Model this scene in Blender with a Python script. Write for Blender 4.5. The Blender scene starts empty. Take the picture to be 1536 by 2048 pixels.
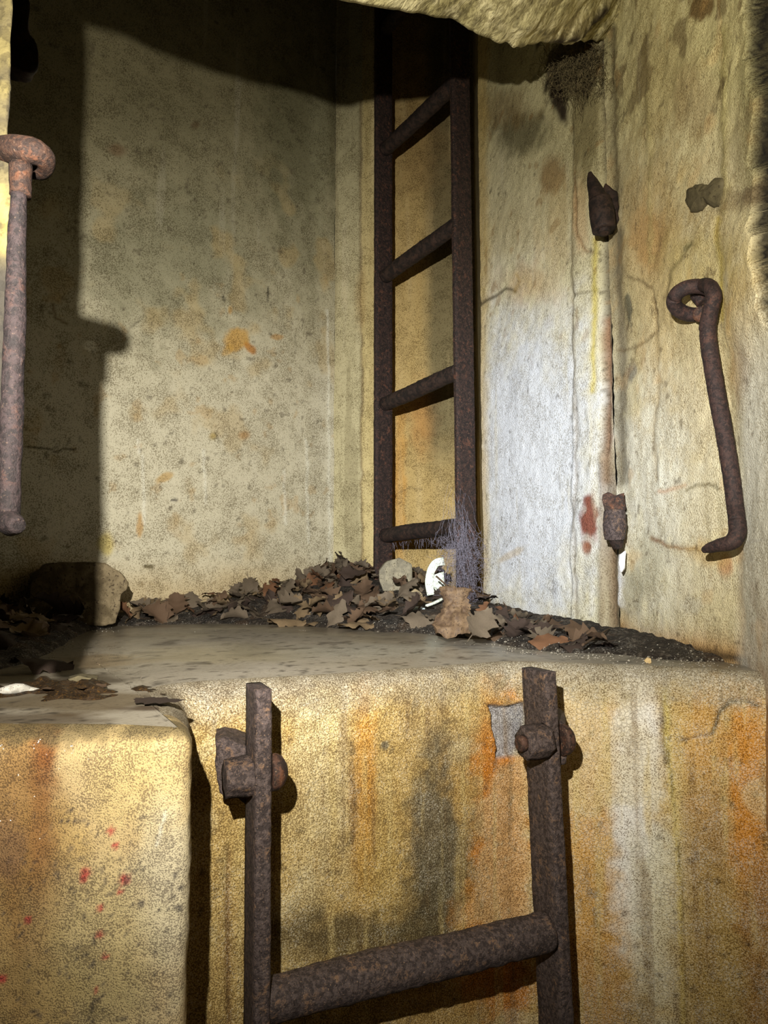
import bpy, math, random
import numpy as np
from mathutils import Vector, Matrix

# ------------------------------------------------------------------ camera, world, light, exposure
F = 1400.0
CAM = np.array([0.0, 0.0, 0.10])
A = math.atan(116.0 / F)
SC = bpy.context.scene
COL = SC.collection
cd = bpy.data.cameras.new('camera'); cam = bpy.data.objects.new('camera', cd); COL.objects.link(cam)
cd.sensor_fit = 'VERTICAL'; cd.sensor_height = 36.0; cd.lens = 36.0 * F / 2048.0
cd.clip_start = 0.02; cd.clip_end = 50
cam.location = CAM; cam.rotation_euler = (math.pi / 2 + A, 0, 0)
SC.camera = cam

w = bpy.data.worlds.new('world'); SC.world = w; w.use_nodes = True
w.node_tree.nodes['Background'].inputs[0].default_value = (0.02, 0.018, 0.013, 1)
w.node_tree.nodes['Background'].inputs[1].default_value = 0.35

SC.view_settings.view_transform = 'Standard'; SC.view_settings.look = 'None'
SC.view_settings.gamma = 1.0; SC.view_settings.use_curve_mapping = False
SC.view_settings.exposure = 0.0

LIGHT = (-0.053, 0.0, 0.221)          # the hand torch, above and left of the lens


def ray(px, py):
    cx = (px - 768.0) / F; cy = -(py - 1024.0) / F
    return np.array([cx, math.cos(A) - cy * math.sin(A), math.sin(A) + cy * math.cos(A)])


def at(px, py, Y):
    d = ray(px, py); return CAM + d * (Y / d[1])


def onz(px, py, Z=0.0):
    d = ray(px, py); return CAM + d * ((Z - CAM[2]) / d[2])


def spot(name, target, power, size, blend, color, radius=0.0035):
    l = bpy.data.lights.new(name, 'SPOT'); l.energy = power; l.spot_size = math.radians(size); l.spot_blend = blend
    l.color = color; l.shadow_soft_size = radius
    o = bpy.data.objects.new(name, l); COL.objects.link(o); o.location = LIGHT
    o.rotation_euler = (Vector(target) - Vector(LIGHT)).to_track_quat('-Z', 'Y').to_euler()
    return o


spot('torch_hotspot', at(1040, 960, 1.3), 52, 44, 1.0, (0.80, 0.90, 1.0))
spot('torch_beam', at(600, 940, 1.5), 62, 64, 1.0, (1.0, 0.97, 0.92))
spot('torch_spill', at(760, 800, 1.5), 46, 125, 1.0, (1.0, 0.94, 0.80))


# ------------------------------------------------------------------ numpy helpers
def srgb(r, g, b):
    c = np.array([r, g, b], float) / 255.0
    return np.where(c <= 0.04045, c / 12.92, ((c + 0.055) / 1.055) ** 2.4)


def _hash(ix, iy, iz, seed):
    h = (ix.astype(np.int64) * 374761393 + iy.astype(np.int64) * 668265263 + iz.astype(np.int64) * 2147483647 + seed * 1274126177)
    h = (h ^ (h >> 13)) * 1274126177
    h = h ^ (h >> 16)
    return (h & 0xFFFFFF).astype(np.float64) / float(0xFFFFFF)


def noise(P, scale, seed=0):
    Q = P * np.asarray(scale)
    i = np.floor(Q).astype(np.int64); f = Q - i; f = f * f * (3 - 2 * f)
    x, y, z = i[..., 0], i[..., 1], i[..., 2]; fx, fy, fz = f[..., 0], f[..., 1], f[..., 2]
    def L(a, b, t): return a + (b - a) * t
    return L(L(L(_hash(x, y, z, seed), _hash(x + 1, y, z, seed), fx), L(_hash(x, y + 1, z, seed), _hash(x + 1, y + 1, z, seed), fx), fy),
             L(L(_hash(x, y, z + 1, seed), _hash(x + 1, y, z + 1, seed), fx), L(_hash(x, y + 1, z + 1, seed), _hash(x + 1, y + 1, z + 1, seed), fx), fy), fz)


def fbm(P, scale, octv=4, seed=0, gain=0.5):
    s = 0; a = 1; t = 0; scale = np.asarray(scale, float)
    for k in range(octv):
        s = s + a * noise(P + 17.3 * k, scale * 2 ** k, seed + k); t += a; a *= gain
    return s / t


def sstep(a, b, x):
    t = np.clip((x - a) / (b - a), 0, 1); return t * t * (3 - 2 * t)


def project(P):
    d = P - CAM; c, s = math.cos(A), math.sin(A)
    zz = np.maximum(d[..., 1] * c + d[..., 2] * s, 0.03); yy = -d[..., 1] * s + d[..., 2] * c
    return 768 + F * d[..., 0] / zz, 1024 - F * yy / zz


def seg_dist(X, Y, pts):
    best = np.full(X.shape, 1e9)
    for (x0, y0), (x1, y1) in zip(pts[:-1], pts[1:]):
        dx, dy = x1 - x0, y1 - y0
        t = np.clip(((X - x0) * dx + (Y - y0) * dy) / (dx * dx + dy * dy + 1e-9), 0, 1)
        best = np.minimum(best, np.hypot(X - x0 - t * dx, Y - y0 - t * dy))
    return best


class Skin:
    """Colour and relief of one plastered surface, evaluated at its vertices."""
    def __init__(s, P, N, base, ppm, seed=0):
        s.P = P; s.N = N; s.X, s.Y = project(P); s.ppm = ppm
        s.C = np.broadcast_to(srgb(*base), P.shape).copy(); s.D = np.zeros(P.shape[:-1])
        s.n1 = fbm(P, ppm / 70.0, 4, seed + 3) - .5; s.n2 = fbm(P, ppm / 22.0, 3, seed + 9) - .5
        s.n3 = fbm(P, ppm / 220.0, 3, seed + 21) - .5
        st = np.array([ppm / 20.0, ppm / 20.0, ppm / 260.0]); s.ns = fbm(P, st, 4, seed + 31) - .5

    def mix(s, m, col):
        s.C += (srgb(*col) - s.C) * m[..., None]

    def blot(s, cx, cy, rx, ry, col, k=1.0, e=.5, rot=0, rag=1.0, streak=0):
        c, n = math.cos(math.radians(rot)), math.sin(math.radians(rot)); dx, dy = s.X - cx, s.Y - cy
        u = (dx * c + dy * n) / rx; v = (-dx * n + dy * c) / ry
        d = np.sqrt(u * u + v * v) + rag * (s.n1 * .9 + s.n2 * .9) + streak * s.ns * 1.6
        s.mix(sstep(1 + e, 1 - e, d) * k, col)

    def line(s, pts, wd, col=None, k=1.0, dep=0, jit=4):
        d = seg_dist(s.X + s.n2 * jit * 2, s.Y + s.n1 * jit * 4, pts)
        m = np.exp(-(d / wd) ** 2)
        if col: s.mix(m * k, col)
        if dep: s.D += dep * m

    def speck(s, seed, scale, th, col, k=1.0, sharp=.06, area=None):
        m = sstep(th, th + sharp, fbm(s.P, scale, 3, seed)) * k
        if area is not None: m = m * area
        s.mix(m, col)

    def streaks(s, col, th=.08, k=.6, sharp=.15):
        s.mix(sstep(th, th + sharp, s.ns) * k, col)


def grid_obj(name, P, C, mat, parent=None, closed=False, keep=None):
    R, K = P.shape[:2]
    idx = np.arange(R * K).reshape(R, K)
    q = np.stack([idx[:-1, :-1], idx[:-1, 1:], idx[1:, 1:], idx[1:, :-1]], -1).reshape(-1, 4)
    if closed:
        q2 = np.stack([idx[:-1, -1], idx[:-1, 0], idx[1:, 0], idx[1:, -1]], -1).reshape(-1, 4); q = np.vstack([q, q2])
    if keep is not None:
        kv = keep.reshape(-1); q = q[kv[q].any(1)]
        used = np.zeros(R * K, bool); used[q] = True
        remap = np.cumsum(used) - 1; q = remap[q]; V = P.reshape(-1, 3)[used]; CC = C.reshape(-1, 3)[used]
    else:
        V = P.reshape(-1, 3); CC = C.reshape(-1, 3)
    me = bpy.data.meshes.new(name)
    me.vertices.add(len(V)); me.vertices.foreach_set('co', V.astype(np.float32).ravel())
    me.loops.add(q.size); me.loops.foreach_set('vertex_index', q.astype(np.int32).ravel())
    me.polygons.add(len(q)); me.polygons.foreach_set('loop_start', np.arange(0, q.size, 4, dtype=np.int32))
    me.update(calc_edges=True)
    me.polygons.foreach_set('use_smooth', np.ones(len(q), bool))
    a = me.color_attributes.new('stain', 'FLOAT_COLOR', 'POINT')
    a.data.foreach_set('color', np.hstack([np.clip(CC, 0.002, .95), np.ones((len(CC), 1))]).astype(np.float32).ravel())
    me.materials.append(mat)
    o = bpy.data.objects.new(name, me); COL.objects.link(o)
    if parent: o.parent = parent
    return o


# ------------------------------------------------------------------ materials
class NT:
    def __init__(s, name):
        s.m = bpy.data.materials.new(name); s.m.use_nodes = True; s.t = s.m.node_tree
        s.b = s.t.nodes['Principled BSDF']; s.tc = s.t.nodes.new('ShaderNodeTexCoord')
    def n(s, typ, **kw):
        x = s.t.nodes.new('ShaderNode' + typ)
        for k, v in kw.items():
            if isinstance(k, str) and hasattr(x, k): setattr(x, k, v)
        return x
    def l(s, a, b): s.t.links.new(a, b)
    def noise(s, scale, detail=3, rough=.55, vec=None, dist=0):
        x = s.n('TexNoise'); x.inputs['Scale'].default_value = scale; x.inputs['Detail'].default_value = detail
        x.inputs['Roughness'].default_value = rough; x.inputs['Distortion'].default_value = dist
        s.l(vec if vec else s.tc.outputs['Object'], x.inputs['Vector']); return x.outputs['Fac']
    def maprange(s, v, a, b, c=0, d=1):
        x = s.n('MapRange'); x.interpolation_type = 'SMOOTHSTEP'
        for i, t in zip((1, 2, 3, 4), (a, b, c, d)):
            if hasattr(t, 'node'): s.l(t, x.inputs[i])
            else: x.inputs[i].default_value = t
        s.l(v, x.inputs[0]); return x.outputs[0]
    def math(s, op, a, b=0):
        x = s.n('Math'); x.operation = op
        for i, t in enumerate((a, b)):
            if hasattr(t, 'node'): s.l(t, x.inputs[i])
            else: x.inputs[i].default_value = t
        return x.outputs[0]
    def mix(s, f, a, b, mode='MIX'):
        x = s.n('Mix'); x.data_type = 'RGBA'; x.blend_type = mode
        for i, t in ((0, f), (6, a), (7, b)):
            if hasattr(t, 'node'): s.l(t, x.inputs[i])
            elif i == 0: x.inputs[0].default_value = t
            else: x.inputs[i].default_value = (*t, 1)
        return x.outputs[2]
    def bump(s, h, dist, strength=1.0, normal=None):
        x = s.n('Bump'); x.inputs['Distance'].default_value = dist; x.inputs['Strength'].default_value = strength
        s.l(h, x.inputs['Height'])
        if normal: s.l(normal, x.inputs['Normal'])
        return x.outputs['Normal']


def plaster(name, grain, dark=.75, cover=(.40, .52), crack=0.0, cscale=90, rough=.85, bump=.0012, dtint=(.30, .26, .22), wet=0.0, pale=.0, stretch=1.0, wetx=None, fewer=None):
    t = NT(name)
    attr = t.n('Attribute'); attr.attribute_name = 'stain'
    col = attr.outputs['Color']
    vec = None
    if stretch != 1.0:
        mp = t.n('Mapping'); mp.inputs['Scale'].default_value = (1, 1, stretch); t.l(t.tc.outputs['Object'], mp.inputs[0]); vec = mp.outputs[0]
    g = t.noise(grain, 3, .6, vec)
    zone = t.noise(grain * .05, 4, .6)
    sh = t.maprange(zone, .35, .65, -.055, .055)
    gg = t.math('ADD', g, sh)
    if fewer is not None:      # dark specks thin out towards this side, brightening where the torch falls weak
        s2 = t.n('SeparateXYZ'); t.l(t.tc.outputs['Object'], s2.inputs[0]); gg = t.math('ADD', gg, t.maprange(s2.outputs['X'], fewer[0], fewer[1], 0, fewer[2]))
    pit = t.maprange(gg, cover[0], cover[1], 1, 0)
    mid = t.noise(grain * .22, 4, .65)
    c1 = t.mix(t.maprange(mid, .52, .72, 0, .35), col, tuple(x * 1.0 for x in dtint), 'MULTIPLY')
    dk = t.mix(1.0, c1, dtint, 'MULTIPLY')
    c2 = t.mix(t.math('MULTIPLY', pit, dark), c1, dk)
    if pale > 0:
        hi = t.maprange(gg, .56, .68, 0, pale); c2 = t.mix(hi, c2, (.86, .84, .76))
    h = g
    if crack > 0:
        nz = t.n('TexNoise'); nz.inputs['Scale'].default_value = cscale * 1.3; nz.inputs['Detail'].default_value = 2
        t.l(t.tc.outputs['Object'], nz.inputs['Vector'])
        vm = t.n('VectorMath'); vm.operation = 'MULTIPLY_ADD'; t.l(nz.outputs['Color'], vm.inputs[0])
        vm.inputs[1].default_value = (.9 / cscale,) * 3; t.l(t.tc.outputs['Object'], vm.inputs[2])
        vo = t.n('TexVoronoi'); vo.feature = 'DISTANCE_TO_EDGE'; vo.inputs['Scale'].default_value = cscale; t.l(vm.outputs[0], vo.inputs['Vector'])
        ck = t.maprange(vo.outputs['Distance'], .02, .12, 1, 0)
        ck = t.math('MULTIPLY', ck, t.maprange(zone, .40, .60, .15, 1))
        c2 = t.mix(t.math('MULTIPLY', ck, crack), c2, t.mix(1.0, c2, dtint, 'MULTIPLY'))
        h = t.math('SUBTRACT', g, t.math('MULTIPLY', ck, .30))
    t.l(c2, t.b.inputs['Base Color'])
    t.b.inputs['Roughness'].default_value = rough
    t.b.inputs['Specular IOR Level'].default_value = .3
    if wet > 0:
        wetm = t.maprange(t.noise(3.1, 2), .35, .6, 0, 1)
        t.l(t.maprange(wetm, 0, 1, rough, .28), t.b.inputs['Roughness']); t.b.inputs['Specular IOR Level'].default_value = .5
    if wetx is not None:
        sp = t.n('SeparateXYZ'); t.l(t.tc.outputs['Object'], sp.inputs[0])
        wz = t.math('MULTIPLY', t.maprange(sp.outputs['X'], wetx, wetx - .08, 0, 1), t.maprange(sp.outputs['Z'], -.20, -.04, .35, 1))
        wz = t.math('MULTIPLY', wz, t.maprange(t.noise(40, 3), .40, .55, .3, 1))
        t.l(wz, t.b.inputs['Coat Weight']); t.b.inputs['Coat Roughness'].default_value = .12
        t.l(t.bump(t.noise(95, 3), .005, 1.0), t.b.inputs['Coat Normal'])
    t.l(t.bump(h, bump, 1.0), t.b.inputs['Normal'])
    return t.m


def rust(name, base=(74, 56, 50), orange=(128, 78, 48), dark=(36, 27, 26), amount=.5, scale=120, bump=.0010, pale=.35, rough=.75):
    t = NT(name)
    a = t.noise(scale, 5, .65, dist=.4); b = t.noise(scale * .3, 4, .6); c = t.noise(scale * 3.2, 3, .6)
    base, orange, dark = [tuple(srgb(*x)) for x in (base, orange, dark)]
    c0 = t.mix(t.maprange(a, .40, .60), dark, base)
    c1 = t.mix(t.math('MULTIPLY', t.maprange(b, .5, .66), t.maprange(a, .47, .60, 0, amount)), c0, orange)
    c2 = t.mix(t.maprange(c, .60, .70, 0, pale), c1, tuple(srgb(168, 138, 112)))
    c3 = t.mix(t.maprange(c, .42, .33, 0, .8), c2, tuple(x * .4 for x in dark))
    t.l(c3, t.b.inputs['Base Color']); t.b.inputs['Roughness'].default_value = rough
    t.b.inputs['Specular IOR Level'].default_value = .35
    h = t.math('ADD', a, t.math('MULTIPLY', c, .5)); t.l(t.bump(h, bump), t.b.inputs['Normal'])
    return t.m


def simple(name, c1, c2, scale=60, rough=.8, bump=.0006, c3=None, trans=0):
    t = NT(name); a = t.noise(scale, 5, .65)
    c = t.mix(t.maprange(a, .38, .62), tuple(srgb(*c1)), tuple(srgb(*c2)))
    if c3: c = t.mix(t.maprange(t.noise(scale * 4, 3), .56, .66), c, tuple(srgb(*c3)))
    t.l(c, t.b.inputs['Base Color']); t.b.inputs['Roughness'].default_value = rough; t.b.inputs['Specular IOR Level'].default_value = .3
    t.l(t.bump(a, bump), t.b.inputs['Normal'])
    return t.m


M_LEFT = plaster('pale_plaster', 420, .80, (.40, .50), rough=.9, bump=.0014, dtint=(.36, .33, .27))
M_RIGHT = plaster('cream_plaster', 400, .62, (.38, .48), rough=.9, bump=.0024, dtint=(.42, .38, .31))
M_PIER = plaster('pier_plaster', 520, .70, (.38, .49), rough=.9, bump=.0024, dtint=(.44, .38, .29))
M_FRONT = plaster('ochre_render', 820, .92, (.43, .51), crack=.40, cscale=230, rough=.8, bump=.0013, dtint=(.33, .29, .25), pale=.40, fewer=(.08, .22, .055))
M_BLOCK = plaster('wet_plaster', 1000, .85, (.42, .50), rough=.75, bump=.0013, dtint=(.34, .32, .33), wet=.6, wetx=-.16)
M_LEDGE = plaster('trowelled_cement', 260, .5, (.34, .46), rough=.7, bump=.0005, dtint=(.5, .47, .43), wet=.3)
M_ROCK = plaster('broken_rock', 160, .6, (.40, .50), crack=.0, cscale=30, rough=.9, bump=.002, dtint=(.35, .32, .24))
M_DARK = plaster('bare_concrete', 120, .5, rough=.9, bump=.002)
M_IRON = rust('rusted_iron')
M_IRON_F = rust('flaking_rust', base=(84, 72, 70), orange=(140, 104, 68), dark=(50, 41, 40), amount=.5, scale=260, bump=.0014, pale=.5)
M_IRON_O = rust('orange_rust', base=(76, 52, 42), orange=(104, 64, 40), dark=(42, 30, 26), amount=.7, scale=150, pale=.35)
M_IRON_B = rust('brown_rust', base=(62, 44, 40), orange=(88, 56, 42), dark=(38, 28, 27), amount=.4, scale=170, pale=.12)
M_IRON_U = rust('speckled_rust', base=(54, 38, 33), orange=(104, 66, 48), dark=(30, 22, 20), amount=.5, scale=150, bump=.0014, pale=.3)
M_IRON_D = rust('dark_iron', base=(52, 38, 32), orange=(76, 50, 36), dark=(26, 19, 17), amount=.3, scale=90, pale=.05, bump=.0006)


# ------------------------------------------------------------------ plan of the place (metres)
def pl(px, Y): return at(px, 1140, Y)[:2]


def resample(pts, step, radii=None):
    """polyline -> dense points (corners rounded by repeated smoothing)"""
    pts = [np.array(p, float) for p in pts]; out = []
    for a, b in zip(pts[:-1], pts[1:]):
        n = max(2, int(np.linalg.norm(b - a) / step)); out += [a + (b - a) * i / n for i in range(n)]
    out.append(pts[-1]); return np.array(out)


def smooth(pts, it):
    p = pts.copy()
    for _ in range(it): p[1:-1] = p[1:-1] * .5 + (p[:-2] + p[2:]) * .25
    return p


def wall(name, path, z0, z1, dz, base, ppm, mat, seed, fn, flip=1):
    p = path; t = np.gradient(p, axis=0); t /= np.linalg.norm(t, axis=1)[:, None] + 1e-12
    nrm = np.stack([t[:, 1], -t[:, 0]], 1) * flip          # towards the viewer
    zs = np.arange(z0, z1 + dz, dz)
    P = np.zeros((len(zs), len(p), 3)); P[..., 0] = p[:, 0]; P[..., 1] = p[:, 1]; P[..., 2] = zs[:, None]
    N = np.zeros_like(P); N[..., 0] = nrm[:, 0]; N[..., 1] = nrm[:, 1]
    s = Skin(P, N, base, ppm, seed); fn(s)
    P2 = P + N * s.D[..., None]
    o = grid_obj(name, P2, s.C, mat); o['kind'] = 'structure'
    return o


# ---- left wall
def f_left(s):
    X, Y = s.X, s.Y
    s.mix(sstep(900, 350, Y + s.n3 * 300) * .6, (150, 142, 104)); s.mix(sstep(520, 150, Y + s.n3 * 200) * .6, (104, 94, 56))  # mossy olive, plus the torch's dimming towards the top put into the colour
    s.blot(460, 420, 240, 230, (120, 114, 84), .45, .6)
    s.blot(330, 520, 150, 130, (126, 124, 98), .5, .6)
    s.blot(300, 230, 110, 80, (118, 112, 84), .45, .6)
    s.blot(600, 280, 80, 150, (100, 98, 70), .55, .5, streak=.6)
    s.blot(610, 470, 60, 110, (126, 122, 92), .4, .6, streak=.6)
    s.blot(640, 300, 20, 170, (160, 156, 124), .5, .5)
    s.blot(700, 900, 60, 260, (212, 208, 196), .25, .7)
    s.speck(5, 14, .60, (184, 156, 98), .35, .12, area=sstep(250, 500, Y))
    s.speck(15, 34, .68, (178, 144, 88), .36, .07, area=sstep(450, 650, Y) * sstep(1150, 1000, Y))
    s.speck(25, 70, .72, (84, 74, 56), .5, .04)
    s.blot(475, 680, 26, 24, (196, 154, 78), .85, .25, rot=-20); s.blot(500, 697, 16, 9, (180, 120, 44), .85, .3, rot=45)
    s.blot(455, 702, 14, 8, (196, 156, 80), .6, .3, rot=-50)
    s.blot(460, 622, 6, 12, (176, 134, 60), .7, .3); s.blot(554, 674, 14, 6, (184, 142, 82), .7, .3)
    s.blot(235, 300, 22, 14, (118, 88, 60), .6); s.blot(392, 248, 8, 8, (90, 66, 40), .6)
    s.blot(280, 1050, 6, 24, (184, 140, 70), .7, .3); s.blot(212, 1090, 14, 22, (190, 170, 84), .7)
    s.blot(330, 955, 16, 7, (186, 150, 84), .7, .3, rot=-25); s.blot(490, 870, 12, 9, (188, 140, 78), .6)
    s.blot(425, 872, 8, 8, (176, 150, 70), .7)
    s.blot(298, 1133, 10, 5, (96, 92, 72), .95, .2, rag=.3); s.blot(349, 1000, 7, 3, (84, 80, 74), .9, .25, rag=.3)
    for x, y0, y1 in ((275, 880, 905), (285, 910, 1045), (408, 905, 1010), (612, 880, 1085), (655, 620, 1120), (566, 940, 1050)):
        s.line([(x, y0), (x + 4, y1)], 2.6, (232, 230, 214), .65, .0008)
    s.line([(262, 655), (280, 640)], 3, (70, 62, 46), .5); s.line([(536, 575), (535, 600)], 1.6, (40, 34, 26), .9)
    s.line([(446, 596), (448, 606)], 1.6, (30, 26, 20), .9); s.line([(590, 670), (591, 712)], 1.3, (90, 80, 60), .6)
    s.line([(48, 893), (100, 895), (115, 902), (130, 893), (150, 897)], 2, (60, 50, 36), .8, -.001)
    s.line([(106, 610), (112, 635), (135, 648)], 3, (92, 70, 40), .7); s.line([(120, 1000), (126, 1070)], 2, (180, 172, 140), .5)
    s.mix(sstep(1100, 1190, Y + s.n1 * 60) * .5, (190, 160, 104))
    s.mix(sstep(1185, 1215, Y + s.n1 * 40) * .5, (120, 96, 62))
    s.streaks((214, 208, 190), .14, .12)
    s.D += (fbm(s.P, 4, 3, 77) - .5) * .012 + (fbm(s.P, 60, 3, 78) - .5) * .0022


L1 = pl(666, 1.75)
L0 = L1 + (L1 - np.array([-0.62, 1.30])) * -1.9
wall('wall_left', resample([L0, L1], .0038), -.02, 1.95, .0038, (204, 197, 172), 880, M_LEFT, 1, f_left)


# ---- chamfered strip and the recess behind the upper ladder
def f_back(s):
    X, Y = s.X, s.Y
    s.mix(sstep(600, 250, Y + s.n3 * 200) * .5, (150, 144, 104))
    strip = sstep(752, 746, X)
    s.mix(strip * .35, (186, 176, 142)); s.streaks((214, 206, 176), .06, .45); s.mix(sstep(-.06, -.16, s.ns) * .4, (128, 116, 84))
    s.mix(sstep(722, 727, X + s.n2 * 10) * strip * .55, (208, 184, 120)); s.line([(722, 200), (724, 1170)], 2.5, (116, 92, 54), .6, .001, jit=5)
    rec = sstep(748, 756, X)
    s.mix(rec * .85, (196, 166, 104))
    s.blot(800, 980, 12, 150, (206, 150, 66), .6, .5); s.blot(850, 830, 26, 60, (176, 116, 50), .55, .6)
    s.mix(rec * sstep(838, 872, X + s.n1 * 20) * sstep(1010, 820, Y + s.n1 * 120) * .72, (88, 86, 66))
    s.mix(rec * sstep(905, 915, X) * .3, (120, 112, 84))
    s.blot(830, 300, 60, 90, (150, 120, 74), .5, .6); s.blot(845, 235, 6, 6, (70, 60, 44), .8)
    s.streaks((214, 190, 136), .12, .3)
    s.line([(800, 985), (820, 975), (842, 980)], 1.5, (110, 90, 60), .6)
    s.blot(722, 600, 12, 60, (170, 140, 84), .4)
    s.mix(sstep(1100, 1200, Y) * .4, (150, 118, 70))
    s.D += (fbm(s.P, 6, 3, 87) - .5) * .008 + (fbm(s.P, 60, 3, 88) - .5) * .0025


FC = pl(748, 1.70)
A_ = pl(967, 1.45)
RC = np.array([A_[0] + .035, 1.79])
R_path = resample([L1, FC, pl(765, 1.86), RC, A_ + np.array([.006, .02])], .0038)
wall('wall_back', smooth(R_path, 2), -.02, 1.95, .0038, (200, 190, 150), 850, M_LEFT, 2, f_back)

# ---- right wall from the ladder recess to the door joint
B_ = pl(1236, 1.05); C_ = pl(1476, .75); D_ = pl(1760, .46)


def f_right(s):
    X, Y = s.X, s.Y
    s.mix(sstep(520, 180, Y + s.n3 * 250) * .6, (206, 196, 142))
    s.blot(1065, 940, 150, 330, (226, 232, 246), .85, .55, rag=.6)  # the torch hotspot's cool white painted into the plaster colour
    s.blot(1040, 265, 52, 42, (96, 90, 58), .75, .5); s.blot(1000, 215, 60, 40, (140, 110, 60), .5)
    s.blot(1105, 352, 22, 30, (136, 100, 54), .7); s.blot(1010, 470, 60, 50, (212, 196, 150), .4)
    s.blot(1055, 570, 55, 40, (200, 160, 92), .5); s.blot(1110, 480, 36, 120, (206, 176, 120), .4, streak=.5)
    s.mix(sstep(985, 966, X + s.n1 * 22) * .6, (212, 180, 104))
    s.blot(1020, 1110, 32, 6, (200, 176, 130), .5, rot=-28)
    s.line([(960, 607), (985, 590), (1012, 582), (1030, 584)], 3.2, (72, 60, 36), .85, -.002)
    s.line([(1030, 584), (1040, 560), (1035, 550)], 4, (180, 150, 90), .6)
    s.line([(1145, 660), (1147, 600), (1150, 590)], 5, (92, 78, 48), .7, -.002)
    # raised band along the joint
    s.D += .006 * sstep(1143, 1152, X + s.n1 * 12) * sstep(1216, 1206, X)
    s.line([(1150, 300), (1152, 460), (1148, 600), (1150, 700), (1158, 900), (1152, 1080), (1160, 1235)], 5, (128, 108, 72), .45, -.0015, jit=7)
    s.line([(1152, 360), (1158, 470), (1175, 500), (1190, 505)], 3, (120, 84, 44), .7, -.002)
    s.line([(1148, 590), (1175, 583), (1200, 580)], 2.5, (110, 96, 60), .6, -.001)
    s.blot(1166, 430, 16, 80, (216, 178, 130), .5)
    s.line([(1196, 480), (1195, 620), (1192, 780)], 6, (226, 206, 96), .75, jit=4)
    s.line([(1178, 820), (1182, 1000), (1176, 1200)], 4, (150, 148, 140), .35, jit=5); s.line([(1192, 830), (1196, 1060), (1190, 1230)], 5, (236, 234, 230), .5, jit=5)
    s.blot(1178, 240, 26, 110, (120, 106, 62), .7, .5, streak=.5)
    s.blot(1185, 1040, 15, 52, (132, 66, 44), .95, .35, rag=1.5); s.blot(1180, 1095, 11, 16, (150, 84, 44), .8, .4, rag=1.6)
    s.line([(1208, 60), (1214, 300), (1213, 600), (1216, 760), (1212, 900)], 7, (66, 52, 34), .85, -.008, jit=3)
    s.line([(1216, 640), (1222, 800), (1216, 960)], 9, (150, 112, 84), .85, .002, jit=3)
    s.line([(1224, 1100), (1228, 1250)], 7, (120, 92, 64), .85, -.006, jit=3)
    s.mix(sstep(1198, 1210, X + s.n1 * 8) * sstep(860, 940, Y) * .75, (120, 100, 76)); s.mix(sstep(1205, 1250, Y + s.n1 * 30 - (X - 960) * .2) * .75, (150, 130, 80))
    s.blot(1150, 130, 62, 60, (60, 50, 32), .95, .3, rag=1.4); s.blot(1118, 190, 14, 36, (56, 44, 28), .95, .3, rag=1.4); s.blot(1124, 225, 6, 18, (50, 40, 26), .9, .3); s.line([(1100, 130), (1112, 190), (1124, 236)], 11, (58, 46, 30), .95, -.001, jit=5)
    s.line([(960, 1205), (1060, 1240), (1190, 1258)], 9, (60, 52, 36), .7)
    s.speck(35, 40, .70, (150, 110, 54), .4, .05, area=sstep(800, 600, Y))
    s.speck(36, 90, .73, (80, 70, 52), .5, .04)
    s.blot(955, 850, 8, 26, (80, 70, 60), .6)
    s.streaks((232, 222, 190), .10, .3)
    s.D += (fbm(s.P, 7, 3, 97) - .5) * .008 + (fbm(s.P, 70, 3, 98) - .5) * .003


wall('wall_right', resample([A_, B_], .0028), -.02, 1.5, .0033, (226, 216, 178), 1150, M_RIGHT, 3, f_right)


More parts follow.
